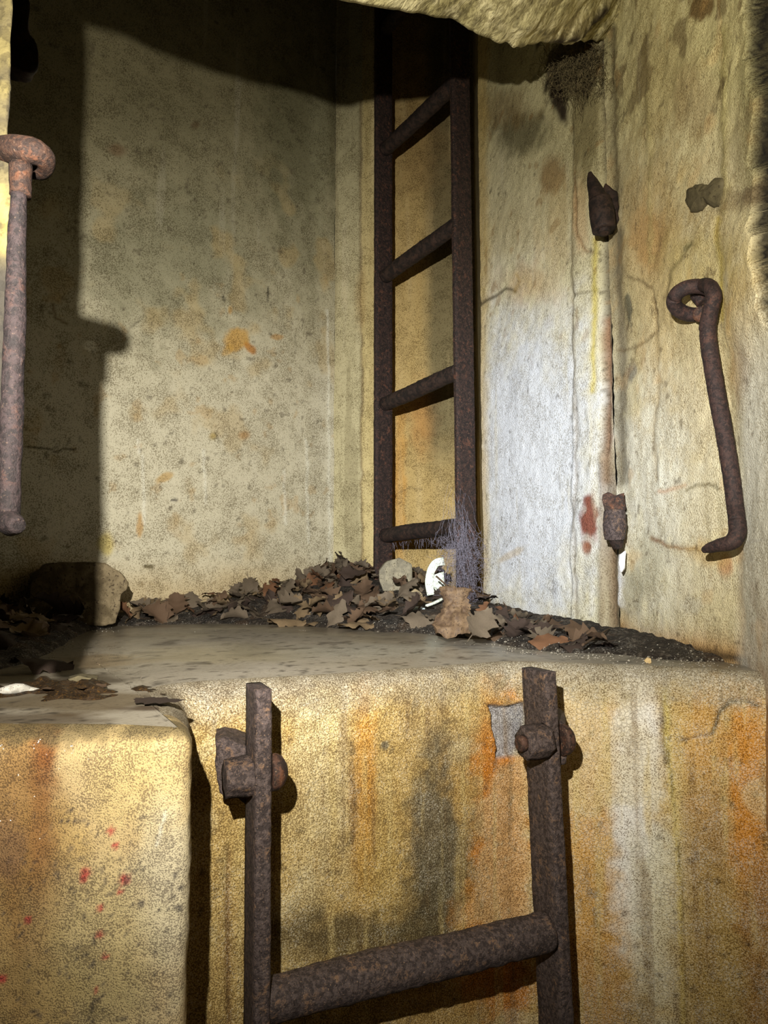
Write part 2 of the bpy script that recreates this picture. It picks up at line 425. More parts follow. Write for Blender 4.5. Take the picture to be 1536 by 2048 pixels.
# ---- the pier with the hook, then the turning face nearest the frame edge
def f_pier(s):
    X, Y = s.X, s.Y
    up = sstep(420, 120, Y + s.n3 * 250)
    s.mix(up * .6, (222, 212, 146))
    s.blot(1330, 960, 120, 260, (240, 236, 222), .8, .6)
    s.blot(1300, 520, 90, 200, (214, 180, 112), .55, .6); s.blot(1300, 480, 30, 60, (206, 150, 80), .5)
    s.blot(1330, 160, 60, 120, (184, 164, 110), .5, .6); s.blot(1390, 200, 40, 60, (172, 146, 104), .4)
    s.blot(1425, 700, 110, 240, (212, 184, 116), .45, .6)
    s.line([(1448, 60), (1452, 300), (1456, 420)], 9, (198, 184, 112), .5, .003, jit=9)
    s.line([(1448, 440), (1456, 560), (1458, 640)], 8, (222, 196, 84), .8, jit=6)
    s.line([(1300, 60), (1302, 300), (1300, 520)], 5, (200, 186, 126), .45, .001, jit=6)
    s.blot(1490, 640, 30, 90, (200, 168, 88), .6); s.blot(1480, 740, 18, 60, (180, 132, 64), .5)
    # worn trough right of the joint
    s.line([(1222, 60), (1226, 300), (1228, 420)], 8, (78, 64, 40), .65, -.004, jit=5)
    s.line([(1236, 470), (1238, 620), (1242, 800), (1240, 960)], 13, (112, 102, 84), .8, -.003, jit=6)
    s.line([(1262, 560), (1270, 680), (1268, 820)], 16, (206, 190, 142), .6, jit=6)
    s.blot(1254, 615, 8, 28, (104, 100, 80), .9, .3, rag=1.3); s.blot(1262, 745, 9, 16, (140, 138, 132), .7, .4)
    s.line([(1230, 700), (1260, 695), (1290, 680), (1312, 660), (1306, 580), (1280, 560), (1255, 553)], 3.5, (112, 88, 52), .6, -.0018, jit=6)
    s.line([(1306, 600), (1316, 760), (1304, 860), (1310, 960)], 4.5, (158, 134, 92), .5, -.001, jit=6)
    s.line([(1338, 590), (1345, 540), (1375, 505), (1392, 488)], 5, (96, 78, 44), .65, -.002, jit=4)
    s.blot(1383, 494, 12, 5, (44, 44, 34), .95, .3, rot=-40, rag=.8)
    s.blot(1410, 520, 70, 60, (206, 190, 130), .45); s.D += .008 * sstep(1.3, .6, np.hypot((X - 1450) / 110, (Y - 560) / 150) + s.n1 * .4)
    s.line([(1372, 978), (1392, 970), (1420, 970), (1440, 978)], 3.2, (40, 38, 32), .8, jit=7)
    s.line([(1370, 968), (1330, 985), (1318, 985)], 4, (200, 130, 80), .5, jit=4)
    s.line([(1300, 1075), (1330, 1090), (1400, 1100)], 4.5, (134, 72, 36), .9, jit=4)
    s.line([(1490, 1090), (1536, 1075)], 2.2, (110, 84, 56), .6, jit=4)
    s.blot(1450, 1130, 15, 20, (206, 120, 62), .75, .5); s.blot(1420, 1105, 40, 26, (214, 168, 84), .6)
    s.line([(1470, 1040), (1480, 1140), (1484, 1300)], 7, (200, 158, 74), .6, jit=6)
    s.blot(1385, 1210, 20, 14, (190, 192, 190), .5)
    s.blot(1290, 1130, 40, 60, (188, 178, 140), .5); s.blot(1265, 1190, 22, 46, (150, 144, 122), .4, streak=.5)
    s.line([(1243, 1110), (1240, 1150), (1240, 1210)], 7, (236, 236, 240), .9, .003, jit=5)
    s.line([(1226, 1100), (1230, 1260)], 5, (92, 70, 46), .8, -.004, jit=3)
    s.blot(1405, 1090, 60, 190, (222, 202, 148), .4, .6)
    # the foot: orange line over black grime
    d = seg_dist(X, Y + s.n1 * 14, [(1236, 1262), (1270, 1290), (1400, 1300), (1484, 1322), (1520, 1440)])
    s.mix(np.exp(-(d / 34) ** 2) * .75, (196, 140, 64)); s.mix(np.exp(-(d / 10) ** 2) * .85, (54, 42, 28))
    # turning face
    fx = sstep(1462, 1500, X + s.n1 * 14)
    s.mix(fx * sstep(500, 800, Y) * .7, (222, 222, 216)); s.mix(fx * sstep(520, 300, Y) * .8, (150, 142, 98))
    s.blot(1510, 390, 30, 16, (96, 78, 54), .8, .4); s.blot(1480, 400, 60, 20, (150, 132, 100), .5)
    # rock broken away at the top of the turning face
    # under the ledge this face turns orange
    low = sstep(1330, 1430, Y + (X - 1480) * -.4)
    s.mix(low * .8, (188, 138, 62)); s.blot(1530, 1600, 60, 300, (150, 104, 48), .5)
    # bare rock showing at top
    s.blot(1402, 14, 24, 26, (120, 92, 48), .9, .25); s.speck(41, 22, .62, (108, 86, 50), .6, .05, area=up)
    s.speck(42, 90, .72, (92, 72, 46), .5, .04); s.speck(43, 26, .62, (220, 172, 104), .25, .14)
    s.streaks((236, 226, 190), .12, .18); s.mix(sstep(-.12, -.24, s.ns) * .16, (160, 138, 94))
    bxr = np.interp(Y, [-200, 60, 110, 200, 350, 500, 640, 700], [1478, 1486, 1490, 1508, 1506, 1522, 1534, 1600])
    m = sstep(bxr - 3, bxr + 4, X + (fbm(s.P * np.array([.25, .25, 1]), 60, 3, 7) - .5) * 22)
    s.mix(m, (84, 72, 48)); s.mix(m * sstep(.0, .1, s.n2) * .6, (116, 106, 66)); s.mix(m * sstep(.03, .14, s.n1) * .8, (44, 36, 24))
    s.D -= .03 * m; s.D += m * (fbm(s.P, 40, 3, 5) - .5) * .012; s.mix(np.clip(m * (1 - m) * 4, 0, 1), (16, 12, 8))
    s.D += (fbm(s.P, 9, 3, 107) - .5) * .010 + (fbm(s.P, 80, 3, 108) - .5) * .0025
    s.D += up * (fbm(s.P, 30, 4, 109) - .5) * .010


P_path = resample([B_, C_, D_], .0022)
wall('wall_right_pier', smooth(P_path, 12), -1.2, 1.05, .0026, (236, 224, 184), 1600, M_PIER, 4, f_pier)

wall('wall_right_end', resample([D_, D_ + (D_ - C_) * 1.8], .02), -1.2, 1.05, .03, (170, 150, 100), 2500, M_PIER, 6, lambda s: None)

# ---- the sweep: block and lower wall with their rounded top, then the ledge
sw = [(-.75, .46), (-.118, .445), (-.168, .605), (.14, .765), (.262, .735), (.46, .645)]
E = resample(sw, .0021)
E = smooth(E, 14)
_k = int(.63 / .0021); E[_k - 60:_k + 60] = smooth(E[_k - 60:_k + 60], 50)
tE = np.gradient(E, axis=0); tE /= np.linalg.norm(tE, axis=1)[:, None]
nE = np.stack([tE[:, 1], -tE[:, 0]], 1)              # outwards, towards the viewer
arc = np.concatenate([[0], np.cumsum(np.linalg.norm(np.diff(E, axis=0), axis=1))])
iC = int(np.argmin(np.linalg.norm(E - np.array([-.118, .445]), axis=1)))
iI = int(np.argmin(np.linalg.norm(E - np.array([-.168, .605]), axis=1)))
rad = np.full(len(E), .020); rad += .014 * np.exp(-((arc - arc[iI] - .02) / .07) ** 2)
rad = np.minimum(rad, .04); rad -= .009 * np.exp(-((arc - arc[iC]) / .035) ** 2)


def f_front(s):
    X, Y = s.X, s.Y
    Yc = Y
    # block on the left
    s.blk = s.P[..., 0] < -.131
    blk = s.maskblk
    f = 1 - blk
    def B(cx, cy, rx, ry, col, k=1.0, e=.5, **kw):
        c0 = s.C.copy(); s.blot(cx, cy, rx, ry, col, k, e, **kw); s.C = c0 + (s.C - c0) * blk[..., None]
    def W(cx, cy, rx, ry, col, k=1.0, e=.5, **kw):
        c0 = s.C.copy(); s.blot(cx, cy, rx, ry, col, k, e, **kw); s.C = c0 + (s.C - c0) * f[..., None]
    s.mix(blk, (210, 184, 136))
    s.mix(blk * sstep(.02, .2, s.n3 + s.n1 * .5) * .5, (204, 168, 90))
    B(40, 1600, 70, 330, (168, 124, 62), .75, .6); B(95, 1500, 22, 90, (150, 82, 26), .8, .5, streak=.5); B(85, 1620, 26, 160, (140, 84, 36), .65, .6, streak=.5)
    B(60, 1800, 90, 240, (150, 112, 66), .5, .6); B(20, 1700, 30, 60, (120, 90, 80), .4)
    B(300, 1560, 110, 120, (222, 196, 132), .5, .6); B(340, 1800, 70, 200, (222, 216, 190), .6, .6)
    B(200, 1900, 120, 150, (206, 190, 136), .5, .6); B(180, 1960, 160, 60, (160, 140, 90), .4)
    for x, y, r in ((222, 1662, 7), (172, 1742, 10), (168, 1756, 7), (250, 1758, 9), (240, 1783, 5), (202, 1815, 6), (200, 1870, 8), (208, 1915, 6), (190, 1982, 4), (58, 1838, 6), (0, 1960, 10), (232, 1690, 6)):
        B(x, y, r, r, (196, 60, 62), .85, .4, rag=1.4)
    for x, y, r in ((140, 1622, 5), (150, 1642, 5), (165, 1640, 5), (122, 1642, 5), (176, 1650, 4), (135, 1643, 3), (195, 1668, 3), (285, 1735, 4), (258, 1738, 4), (350, 1750, 6), (360, 1775, 7), (335, 1762, 5), (282, 1808, 9), (146, 1810, 5), (20, 1720, 5), (357, 1815, 7), (316, 1640, 3), (286, 1635, 4)):
        B(x, y, r, r * .8, (66, 60, 66), .8, .4, rag=.8)
    s.speck(51, 300, .68, (84, 76, 72), .7, .05, area=blk * sstep(1500, 1800, Y))
    s.line([(330, 1625), (322, 1660), (316, 1690)], 3, (240, 236, 220), .7, .001)
    # lower wall
    s.mix(f * sstep(0, .15, s.n3 + s.ns * .6) * .5, (190, 152, 84))
    W(640, 1560, 60, 230, (222, 206, 160), .7, .6, streak=.7); W(600, 1800, 50, 250, (214, 190, 130), .45, .6, streak=.6)
    W(725, 1570, 22, 240, (206, 150, 62), .6, .6, streak=.6); W(760, 1760, 50, 120, (206, 174, 92), .4)
    W(900, 1560, 34, 150, (196, 160, 92), .45); W(880, 1460, 70, 70, (150, 134, 104), .45, .6)
    W(872, 1700, 46, 190, (112, 106, 88), .85, .4, streak=.4); W(700, 1880, 190, 60, (112, 98, 66), .85, .5, streak=.4)
    W(850, 1850, 60, 110, (104, 94, 66), .7, .5); W(600, 1960, 80, 60, (214, 188, 126), .6)
    W(920, 1740, 60, 100, (122, 112, 84), .6, .4)
    W(1000, 1720, 52, 280, (224, 142, 36), .95, .5, streak=.5); W(985, 1860, 60, 120, (226, 152, 44), .85, .5); W(1000, 1930, 70, 120, (196, 122, 40), .75)
    W(1010, 1560, 30, 70, (176, 110, 48), .5); W(820, 1960, 90, 60, (176, 138, 72), .5)
    W(940, 1400, 60, 60, (222, 196, 130), .5)
    W(770, 1490, 9, 9, (128, 124, 106), .8, .2, rag=.3)
    W(1180, 1500, 70, 160, (232, 200, 158), .8, .6); W(1190, 1800, 80, 260, (222, 168, 84), .75, .6); W(1190, 1980, 70, 90, (186, 146, 90), .5)
    W(1275, 1600, 50, 270, (246, 244, 240), .97, .5, streak=.3); W(1320, 1850, 50, 220, (226, 220, 190), .8, .6, streak=.3)
    W(1330, 1420, 9, 100, (104, 92, 82), .8, .5, rag=1.3)
    s.line([(1330, 1380), (1338, 1520), (1352, 1640), (1360, 1760), (1366, 2048)], 6, (228, 206, 116), .8, 0, jit=4)
    s.line([(1336, 1500), (1352, 1640), (1366, 1800), (1372, 2048)], 2.5, (80, 66, 40), .7, -.001, jit=3)
    W(1440, 1640, 60, 190, (170, 130, 78), .7, .6, streak=.5); W(1410, 1480, 36, 110, (226, 176, 96), .6, .6); W(1490, 1560, 40, 180, (220, 150, 50), .75, .6); W(1500, 1720, 40, 140, (216, 144, 46), .7)
    W(1440, 1900, 90, 160, (180, 150, 84), .75, .6); W(1430, 1400, 60, 40, (196, 150, 76), .6)
    W(1520, 1900, 40, 200, (160, 110, 50), .6)
    W(1008, 1690, 36, 250, (236, 150, 44), .7, .6); W(960, 1900, 46, 110, (232, 160, 60), .5, .6); W(735, 1500, 16, 170, (226, 164, 66), .5, .6); W(1490, 1560, 34, 150, (216, 146, 48), .5, .6)
    s.line([(1425, 1466), (1440, 1425), (1460, 1405), (1490, 1403), (1515, 1412)], 4, (58, 58, 50), .9, -.003, jit=3)
    s.line([(1360, 1480), (1400, 1468), (1425, 1466)], 3, (120, 96, 80), .6, -.001)
    s.line([(700, 1390), (760, 1385), (800, 1400)], 1.5, (90, 74, 50), .5, -.001)
    s.line([(430, 1390), (470, 1388), (492, 1392)], 1.8, (80, 66, 46), .8, -.001); s.line([(560, 1410), (600, 1412), (640, 1398), (700, 1380)], 1.6, (90, 74, 50), .7, -.001)
    s.line([(455, 1700), (458, 2048)], 6, (120, 84, 50), .75, -.002, jit=6)
    W(440, 1420, 70, 40, (180, 150, 92), .5); W(370, 1370, 50, 16, (206, 170, 96), .7)
    bxm = sstep(1.06, .94, np.maximum(np.abs(X - 1022 - (Y - 1460) * .16) / 34, np.abs(Y - 1460 + (X - 1022) * .1) / 50) + s.n1 * .35 + s.n2 * .15) * f
    s.mix(bxm * .95, (178, 180, 188)); s.mix(bxm * sstep(1010, 1040, X) * .6, (70, 70, 84)); s.D -= bxm * .009
    s.speck(61, 130, .68, (90, 76, 56), .5, .06, area=f); s.speck(62, 16, .58, (222, 206, 160), .5, .08, area=f)
    s.mix(f * sstep(.08, .22, s.ns) * .5, (226, 204, 140)); s.mix(f * sstep(-.10, -.22, s.ns) * .5, (140, 112, 72))
    # trowelled cement skim running over the top of both
    zt = s.P[..., 2] + (s.n1 * .9 + s.n2 * .5) * .03
    s.mix(f * sstep(-.044, -.020, zt) * .70, (164, 154, 130)); s.mix(f * sstep(-.020, -.006, zt) * .7, (146, 138, 122))
    s.mix(blk * sstep(-.012, -.002, zt) * .85, (112, 98, 66))
    s.D += (fbm(s.P, 10, 3, 117) - .5) * .008 + (fbm(s.P, 120, 3, 118) - .5) * .0016


def sweep_zone(i0, i1, name, mat, blk):
    e = E[i0:i1]; n = nE[i0:i1]; r = rad[i0:i1]
    zs = np.concatenate([np.arange(-1.25, -.75, .02), np.arange(-.75, -.001, .0022)])
    rows = []; nrm = []
    for z in zs:                                      # face
        zz = -r + (z) * 1.0
        rows.append(np.column_stack([e[:, 0], e[:, 1], zz])); nrm.append(np.column_stack([n, np.zeros(len(e))]))
    for th in np.linspace(0, math.pi / 2, 16):        # rounded arris
        off = r * (1 - math.cos(th))
        rows.append(np.column_stack([e[:, 0] - n[:, 0] * off, e[:, 1] - n[:, 1] * off, -r + r * math.sin(th)]))
        nrm.append(np.column_stack([n[:, 0] * math.cos(th), n[:, 1] * math.cos(th), np.full(len(e), math.sin(th))]))
    P = np.array(rows); N = np.array(nrm)
    s = Skin(P, N, (208, 178, 112), 2100, 5); s.maskblk = np.full(P.shape[:2], float(blk))
    f_front(s)
    fade = sstep(1.0, .6, N[..., 2]); s.D *= fade     # meets the ledge exactly
    o = grid_obj(name, P + N * s.D[..., None], s.C, mat); o['kind'] = 'structure'
    return P[-1]


iS = iC + int(.06 / .0021)
top1 = sweep_zone(0, iS + 1, 'wall_front_block', M_BLOCK, 1)
top2 = sweep_zone(iS, len(E), 'wall_front', M_FRONT, 0)

TOP = np.vstack([top1, top2[1:]])


def ledge_height(P):
    return (fbm(P, 5, 3, 201) - .5) * .008 + (fbm(P, 40, 3, 202) - .5) * .0012


def f_ledge(s):
    X, Y = s.X, s.Y
    s.mix(sstep(-.05, .1, s.n3) * .4, (142, 132, 112))
    s.mix(sstep(1320, 1262, Y + s.n1 * 26) * .55, (74, 64, 50))
    s.blot(420, 1310, 170, 12, (150, 138, 108), .6); s.blot(800, 1305, 240, 14, (150, 146, 134), .75, .6)
    s.blot(200, 1320, 80, 14, (138, 112, 72), .6); s.blot(150, 1405, 220, 22, (92, 76, 48), .8); s.blot(0, 1440, 200, 14, (74, 56, 32), .7)
    s.blot(500, 1300, 50, 14, (100, 92, 74), .5)
    s.mix(sstep(1100, 1300, X) * sstep(1345, 1330, Y) * .6, (84, 80, 74))
    for x0, y0, x1 in ((270, 1306, 330), (300, 1290, 350), (420, 1282, 470), (550, 1300, 620), (215, 1318, 260), (640, 1290, 700), (370, 1325, 420), (330, 1285, 360)):
        s.line([(x0, y0), (x1, y0 - 3)], 2.0, (60, 50, 38), .7, jit=3)
    s.blot(330, 1405, 36, 7, (70, 50, 30), .85, .4); s.blot(290, 1418, 60, 5, (64, 46, 28), .8, .4)
    s.blot(180, 1362, 80, 14, (54, 40, 26), .85, .5)
    s.speck(71, 90, .68, (52, 44, 34), .7, .04)


nr = 260
far = np.column_stack([np.interp(np.arange(len(TOP)), [0, iC, iI, len(TOP) - 1], [-1.5, -1.0, -.80, .75]),
                       np.full(len(TOP), 2.0), np.zeros(len(TOP))])
# keep the fan sane: quads run from the front edge to the far line
tt = (np.linspace(0, 1, nr) ** 1.7)[:, None, None]
Pg = TOP[None] * (1 - tt) + far[None] * tt
Pg = Pg[:, ::2]
ng = np.zeros_like(Pg); ng[..., 2] = 1
s = Skin(Pg, ng, (160, 152, 138), 1300, 8); f_ledge(s)
hh = ledge_height(Pg) * sstep(0, .06, tt[..., 0] * np.ones(Pg.shape[:2]))
s.D = s.D * .3 + hh
lo = grid_obj('floor', Pg + ng * s.D[..., None], s.C, M_LEDGE); lo['kind'] = 'structure'


# ---- the broken slab over the opening and the dark shaft above the ladder
J0 = np.array([-.179, .33]); JD = (B_ - J0) / np.linalg.norm(B_ - J0)


def on_opening(S):
    """where the torch ray to the point S crosses the plane of the opening"""
    L = np.array(LIGHT); d = np.array(S) - L; nn = np.array([JD[1], -JD[0], 0.0])
    t = np.dot(nn, np.array([J0[0], J0[1], 0]) - L) / np.dot(nn, d); return L + d * t


def opening_px(px, py):
    nn = np.array([JD[1], -JD[0], 0.0]); d = ray(px, py)
    return CAM + d * (np.dot(nn, np.array([J0[0], J0[1], 0]) - CAM) / np.dot(nn, d))


e_sh = [on_opening(at(200, 62, 1.33)), on_opening(at(440, 152, 1.53)), on_opening(at(690, 212, 1.72)), on_opening(at(870, 205, 1.80))]
e_vis = [opening_px(*q) for q in ((905, 42), (950, 68), (1000, 88), (1045, 97), (1085, 92), (1120, 88), (1165, 82), (1210, 78))]

first = e_sh[0] - (e_sh[1] - e_sh[0]) * 1.0; ff = first - (e_sh[1] - e_sh[0]) * 3
lastp = e_vis[-1] + np.array([.06, .03, .02])
edge = [ff, first] + e_sh[:3] + e_vis + [lastp]
ed = resample(edge, .005); ed = smooth(ed, 4)
dirp = np.array([.535, -.358]) / np.linalg.norm([.535, -.358]) * 1.0       # towards the viewer side of the opening
dirp = np.array([.0, -1.0]) * .8 + dirp * .4; dirp /= np.linalg.norm(dirp)
rows = []
prof = [(-.10, .55), (-.03, .30), (-.004, .10), (0, .02), (0, 0), (.03, .004), (.08, .03), (.16, .09), (.28, .22), (.45, .50), (.7, .9)]
prof = np.array(prof); pa = np.concatenate([[0], np.cumsum(np.hypot(*np.diff(prof, axis=0).T))])
pv = np.interp(np.linspace(0, pa[-1], 330), pa, prof[:, 0]), np.interp(np.linspace(0, pa[-1], 330), pa, prof[:, 1])
for a_, h_ in zip(*pv):
    rows.append(np.column_stack([ed[:, 0] + dirp[0] * a_, ed[:, 1] + dirp[1] * a_, ed[:, 2] + h_]))
Pc = np.array(rows); Nc = np.zeros_like(Pc); Nc[..., 1] = -.5; Nc[..., 2] = -.85
s = Skin(Pc, Nc, (190, 180, 132), 1700, 12)
s.blot(905, 20, 60, 40, (136, 126, 80), .7, .5); s.blot(1000, 50, 60, 40, (206, 196, 150), .5); s.blot(1130, 60, 60, 14, (150, 132, 84), .5, rot=-25)
s.line([(1100, 90), (1125, 75), (1160, 60), (1195, 30), (1212, 15)], 9, (40, 26, 16), 1.0, .02, jit=8)
s.line([(960, 0), (985, 40), (1030, 75)], 4, (216, 206, 166), .6, -.004); s.line([(860, 0), (900, 26), (950, 40)], 4, (92, 84, 54), .6, .004)
for k in range(26):
    rr = random.Random(k); x, y = rr.uniform(800, 1110), rr.uniform(-20, 85)
    s.line([(x, y), (x + rr.uniform(-30, 30), y + rr.uniform(-20, 24))], 2.0, rr.choice([(70, 62, 40), (220, 212, 172), (90, 80, 52)]), .7, .0015, jit=8)
s.speck(81, 60, .6, (110, 98, 60), .6, .05)
rg = fbm(Pc, 22, 4, 301) - .5; rg2 = np.abs(fbm(Pc, 45, 3, 302) - .5)
s.D += rg * .014 - rg2 * .010 - np.abs(fbm(Pc, 110, 3, 304) - .5) * .012
s.mix(sstep(.035, .0, np.abs(fbm(Pc, 70, 3, 305) - .5)) * .6, (84, 74, 44)); s.mix(sstep(.56, .64, fbm(Pc, 60, 3, 306)) * .6, (224, 214, 170))
s.D *= np.clip(np.abs(pv[0] - 0) * 40 + .12, .12, 1)[:, None] * (.35 + .65 * sstep(-.02, .08, Pc[..., 0]))
Pc2 = Pc + Nc * s.D[..., None]
Pc2[..., 2] += ((fbm(Pc * np.array([1, 1, 0]), 30, 3, 303) - .5) * (.005 + .012 * sstep(.0, .12, Pc[..., 0])))
lt = grid_obj('ceiling', Pc2, s.C, M_ROCK); lt['kind'] = 'structure'


def slab(name, lo_, hi_, mat, col=(120, 108, 84)):
    x0, y0, z0 = lo_; x1, y1, z1 = hi_
    v = [(x0, y0, z0), (x1, y0, z0), (x1, y1, z0), (x0, y1, z0), (x0, y0, z1), (x1, y0, z1), (x1, y1, z1), (x0, y1, z1)]
    me = bpy.data.meshes.new(name); me.from_pydata(v, [], [(0, 3, 2, 1), (4, 5, 6, 7), (0, 1, 5, 4), (1, 2, 6, 5), (2, 3, 7, 6), (3, 0, 4, 7)])
    a = me.color_attributes.new('stain', 'FLOAT_COLOR', 'POINT')
    for d in a.data: d.color = (*srgb(*col), 1)
    me.materials.append(mat); o = bpy.data.objects.new(name, me); COL.objects.link(o); o['kind'] = 'structure'; return o


slab('ceiling_shaft', (-1.9, .62, 1.93), (1.2, 2.3, 2.0), M_DARK)

# ---- the jamb at the frame's left edge
jp = [(-.70, .315), (-.180, .33), (-.285, .44), (-.42, .60), (-.50, .80)]
jE = smooth(resample(jp, .003), 3)
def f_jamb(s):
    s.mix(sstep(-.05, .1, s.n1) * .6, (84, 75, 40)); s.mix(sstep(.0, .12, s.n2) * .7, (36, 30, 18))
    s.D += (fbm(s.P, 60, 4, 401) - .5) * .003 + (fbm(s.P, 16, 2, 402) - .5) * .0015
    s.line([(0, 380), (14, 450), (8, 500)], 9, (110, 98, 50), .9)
    s.mix(sstep(470, 560, s.Y) * .95, (24, 20, 14))  # black shade beside the hook rod put into the jamb's colour
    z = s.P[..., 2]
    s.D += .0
t_ = np.gradient(jE, axis=0); t_ /= np.linalg.norm(t_, axis=1)[:, None]
jn = np.stack([t_[:, 1], -t_[:, 0]], 1)
zs = np.arange(.104, .75, .003)
Pj = np.zeros((len(zs), len(jE), 3)); Pj[..., 0] = jE[:, 0]; Pj[..., 1] = jE[:, 1]; Pj[..., 2] = zs[:, None]
zpy = project(np.stack([np.full(len(zs), -.18), np.full(len(zs), .33), zs], 1))[1]
want = np.interp(zpy, [-400, 0, 200, 270, 310, 400, 470, 560, 800, 1030, 1075], [30, 22, 13, 11, 24, 26, 28, 28, 24, 12, -30])
Pj[..., 0] += np.array([at(w_, y_, .33)[0] for w_, y_ in zip(want, zpy)])[:, None] + .180 + .0030
Nj = np.zeros_like(Pj); Nj[..., 0] = jn[:, 0]; Nj[..., 1] = jn[:, 1]
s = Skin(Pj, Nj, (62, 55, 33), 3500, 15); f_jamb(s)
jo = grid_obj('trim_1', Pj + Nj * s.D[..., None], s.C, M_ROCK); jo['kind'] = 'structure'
# its broken underside
und = np.array([[(-.70, .315, .104), (-.70, .80, .104)], [(-.184, .33, .104), (-.50, .80, .104)]])
Pu = np.array([[und[0, 0] * (1 - v) + und[0, 1] * v + (und[1, 0] - und[0, 0]) * u * (1 - v) + (und[1, 1] - und[0, 1]) * u * v for u in np.linspace(0, .99, 12)] for v in np.linspace(0, 1, 12)])
uo = grid_obj('trim_2', Pu, np.broadcast_to(srgb(120, 104, 70), Pu.shape).copy(), M_ROCK); uo['kind'] = 'structure'


# ------------------------------------------------------------------ object helpers
def tag(o, label=None, cat=None, group=None, kind=None):
    if label: o['label'] = label
    if cat: o['category'] = cat
    if group: o['group'] = group
    if kind: o['kind'] = kind
    return o


def empty(name, loc):
    o = bpy.data.objects.new(name, None); COL.objects.link(o); o.location = tuple(loc); o.empty_display_size = .02; return o


def adopt(o, parent):
    """parent o and keep its world position (parents are never rotated)"""
    o.parent = parent
    p = parent; off = Vector((0, 0, 0))
    while p is not None: off += p.location; p = p.parent
    o.location = o.location - off
    return o


def rings(name, R, mat, parent=None, amp=0, scale=100, seed=0, C=(120, 110, 90)):
    """closed skin over a stack of rings R (rows, cols, 3), ends capped by collapsing"""
    R = np.asarray(R, float)
    c0 = R[0].mean(0); c1 = R[-1].mean(0)
    R = np.concatenate([np.broadcast_to(c0, R[:1].shape) * .999 + R[:1] * .001, R[:1] * .55 + c0 * .45, R, R[-1:] * .55 + c1 * .45, np.broadcast_to(c1, R[:1].shape) * .999 + R[-1:] * .001])
    if amp:
        cen = R.mean(1, keepdims=True); d = R - cen; ln = np.linalg.norm(d, axis=2, keepdims=True) + 1e-9
        k = (fbm(R, scale, 4, seed) - .5)[..., None]
        R = R + d / ln * k * amp * np.minimum(1, ln / .004)
    o = grid_obj(name, R, np.broadcast_to(srgb(*C), R.shape).copy(), mat, closed=True)
    if parent: adopt(o, parent)
    return o


def tube(name, pts, rad, mat, parent=None, n=18, step=.004, section=None, frame=None, amp=.0012, scale=130, seed=0, C=(120, 110, 90), sides=None):
    pts = [np.array(p, float) for p in pts]; rad = [rad] * len(pts) if np.isscalar(rad) else list(rad)
    # Catmull-Rom through the points
    Q = []; Rr = []
    ext = [2 * pts[0] - pts[1]] + pts + [2 * pts[-1] - pts[-2]]
    for i in range(len(pts) - 1):
        p0, p1, p2, p3 = ext[i:i + 4]; m = max(2, int(np.linalg.norm(p2 - p1) / step))
        for k in range(m):
            t = k / m
            Q.append(.5 * (2 * p1 + (p2 - p0) * t + (2 * p0 - 5 * p1 + 4 * p2 - p3) * t * t + (3 * p1 - p0 - 3 * p2 + p3) * t ** 3)); Rr.append(rad[i] + (rad[i + 1] - rad[i]) * t)
    Q.append(pts[-1]); Rr.append(rad[-1]); Q = np.array(Q); Rr = np.array(Rr)
    T = np.gradient(Q, axis=0); T /= np.linalg.norm(T, axis=1)[:, None]
    u = np.array(frame, float) if frame is not None else (np.array([0, 0, 1.0]) if abs(T[0][2]) < .8 else np.array([1.0, 0, 0]))
    th = np.linspace(0, 2 * math.pi, n, endpoint=False)
    sec = np.stack([np.cos(th), np.sin(th)], 1) if section is None else np.array(section)
    out = []
    for q, t, r in zip(Q, T, Rr):
        u = u - t * np.dot(u, t); u /= np.linalg.norm(u); v = np.cross(t, u)
        out.append(q + (u * sec[:, :1] + v * sec[:, 1:]) * r)
    return rings(name, out, mat, parent, amp, scale, seed, C)


def rect(a, b, k=4, r=.0015):
    """rounded rectangle section, half sizes a, b, points spread along the sides"""
    pts = []
    for x0, y0, x1, y1 in ((a, -b + r, a, b - r), (a - r, b, -a + r, b), (-a, b - r, -a, -b + r), (-a + r, -b, a - r, -b)):
        for i in range(k + 1): pts.append((x0 + (x1 - x0) * i / k, y0 + (y1 - y0) * i / k))
    return pts


def lump(name, outline, Y0, depth, mat, parent=None, pts3=None, adir=None, amp=.004, scale=60, seed=0, n=48, C=(120, 110, 90), tilt=0, bulge=.0, dz=0):
    """a solid with the outline given (pixels at distance Y0), running `depth` away from the viewer"""
    o3 = list(pts3) if pts3 else [at(x, y, Y0 + (tilt * (x - outline[0][0]))) for x, y in outline]; o3.append(o3[0])
    o3 = np.array(o3); L = np.concatenate([[0], np.cumsum(np.linalg.norm(np.diff(o3, axis=0), axis=1))])
    t = np.linspace(0, L[-1], n, endpoint=False); ring = np.stack([np.interp(t, L, o3[:, k]) for k in range(3)], 1)
    c = ring.mean(0); away = np.array([c[0], c[1], 0]); away /= np.linalg.norm(away); away[2] = dz
    if adir is not None: away = np.array(adir, float)
    R = []
    for k in (.3, .6, .85, .97, 1.0): R.append(c + (ring - c) * k - away * bulge * (1 - k * k) + away * (.0015 if k == 1 else 0))
    for d in np.linspace(.1, .92, 6): R.append(ring + away * (depth * d))
    for k in (.97, .8, .5): R.append(c + (ring - c) * k + away * depth)
    R = np.array(R)
    disp = np.stack([fbm(R, scale, 4, seed + 1 + k) - .5 for k in range(3)], -1) * amp * 2
    return rings(name, R + disp, mat, parent, 0, C=C)


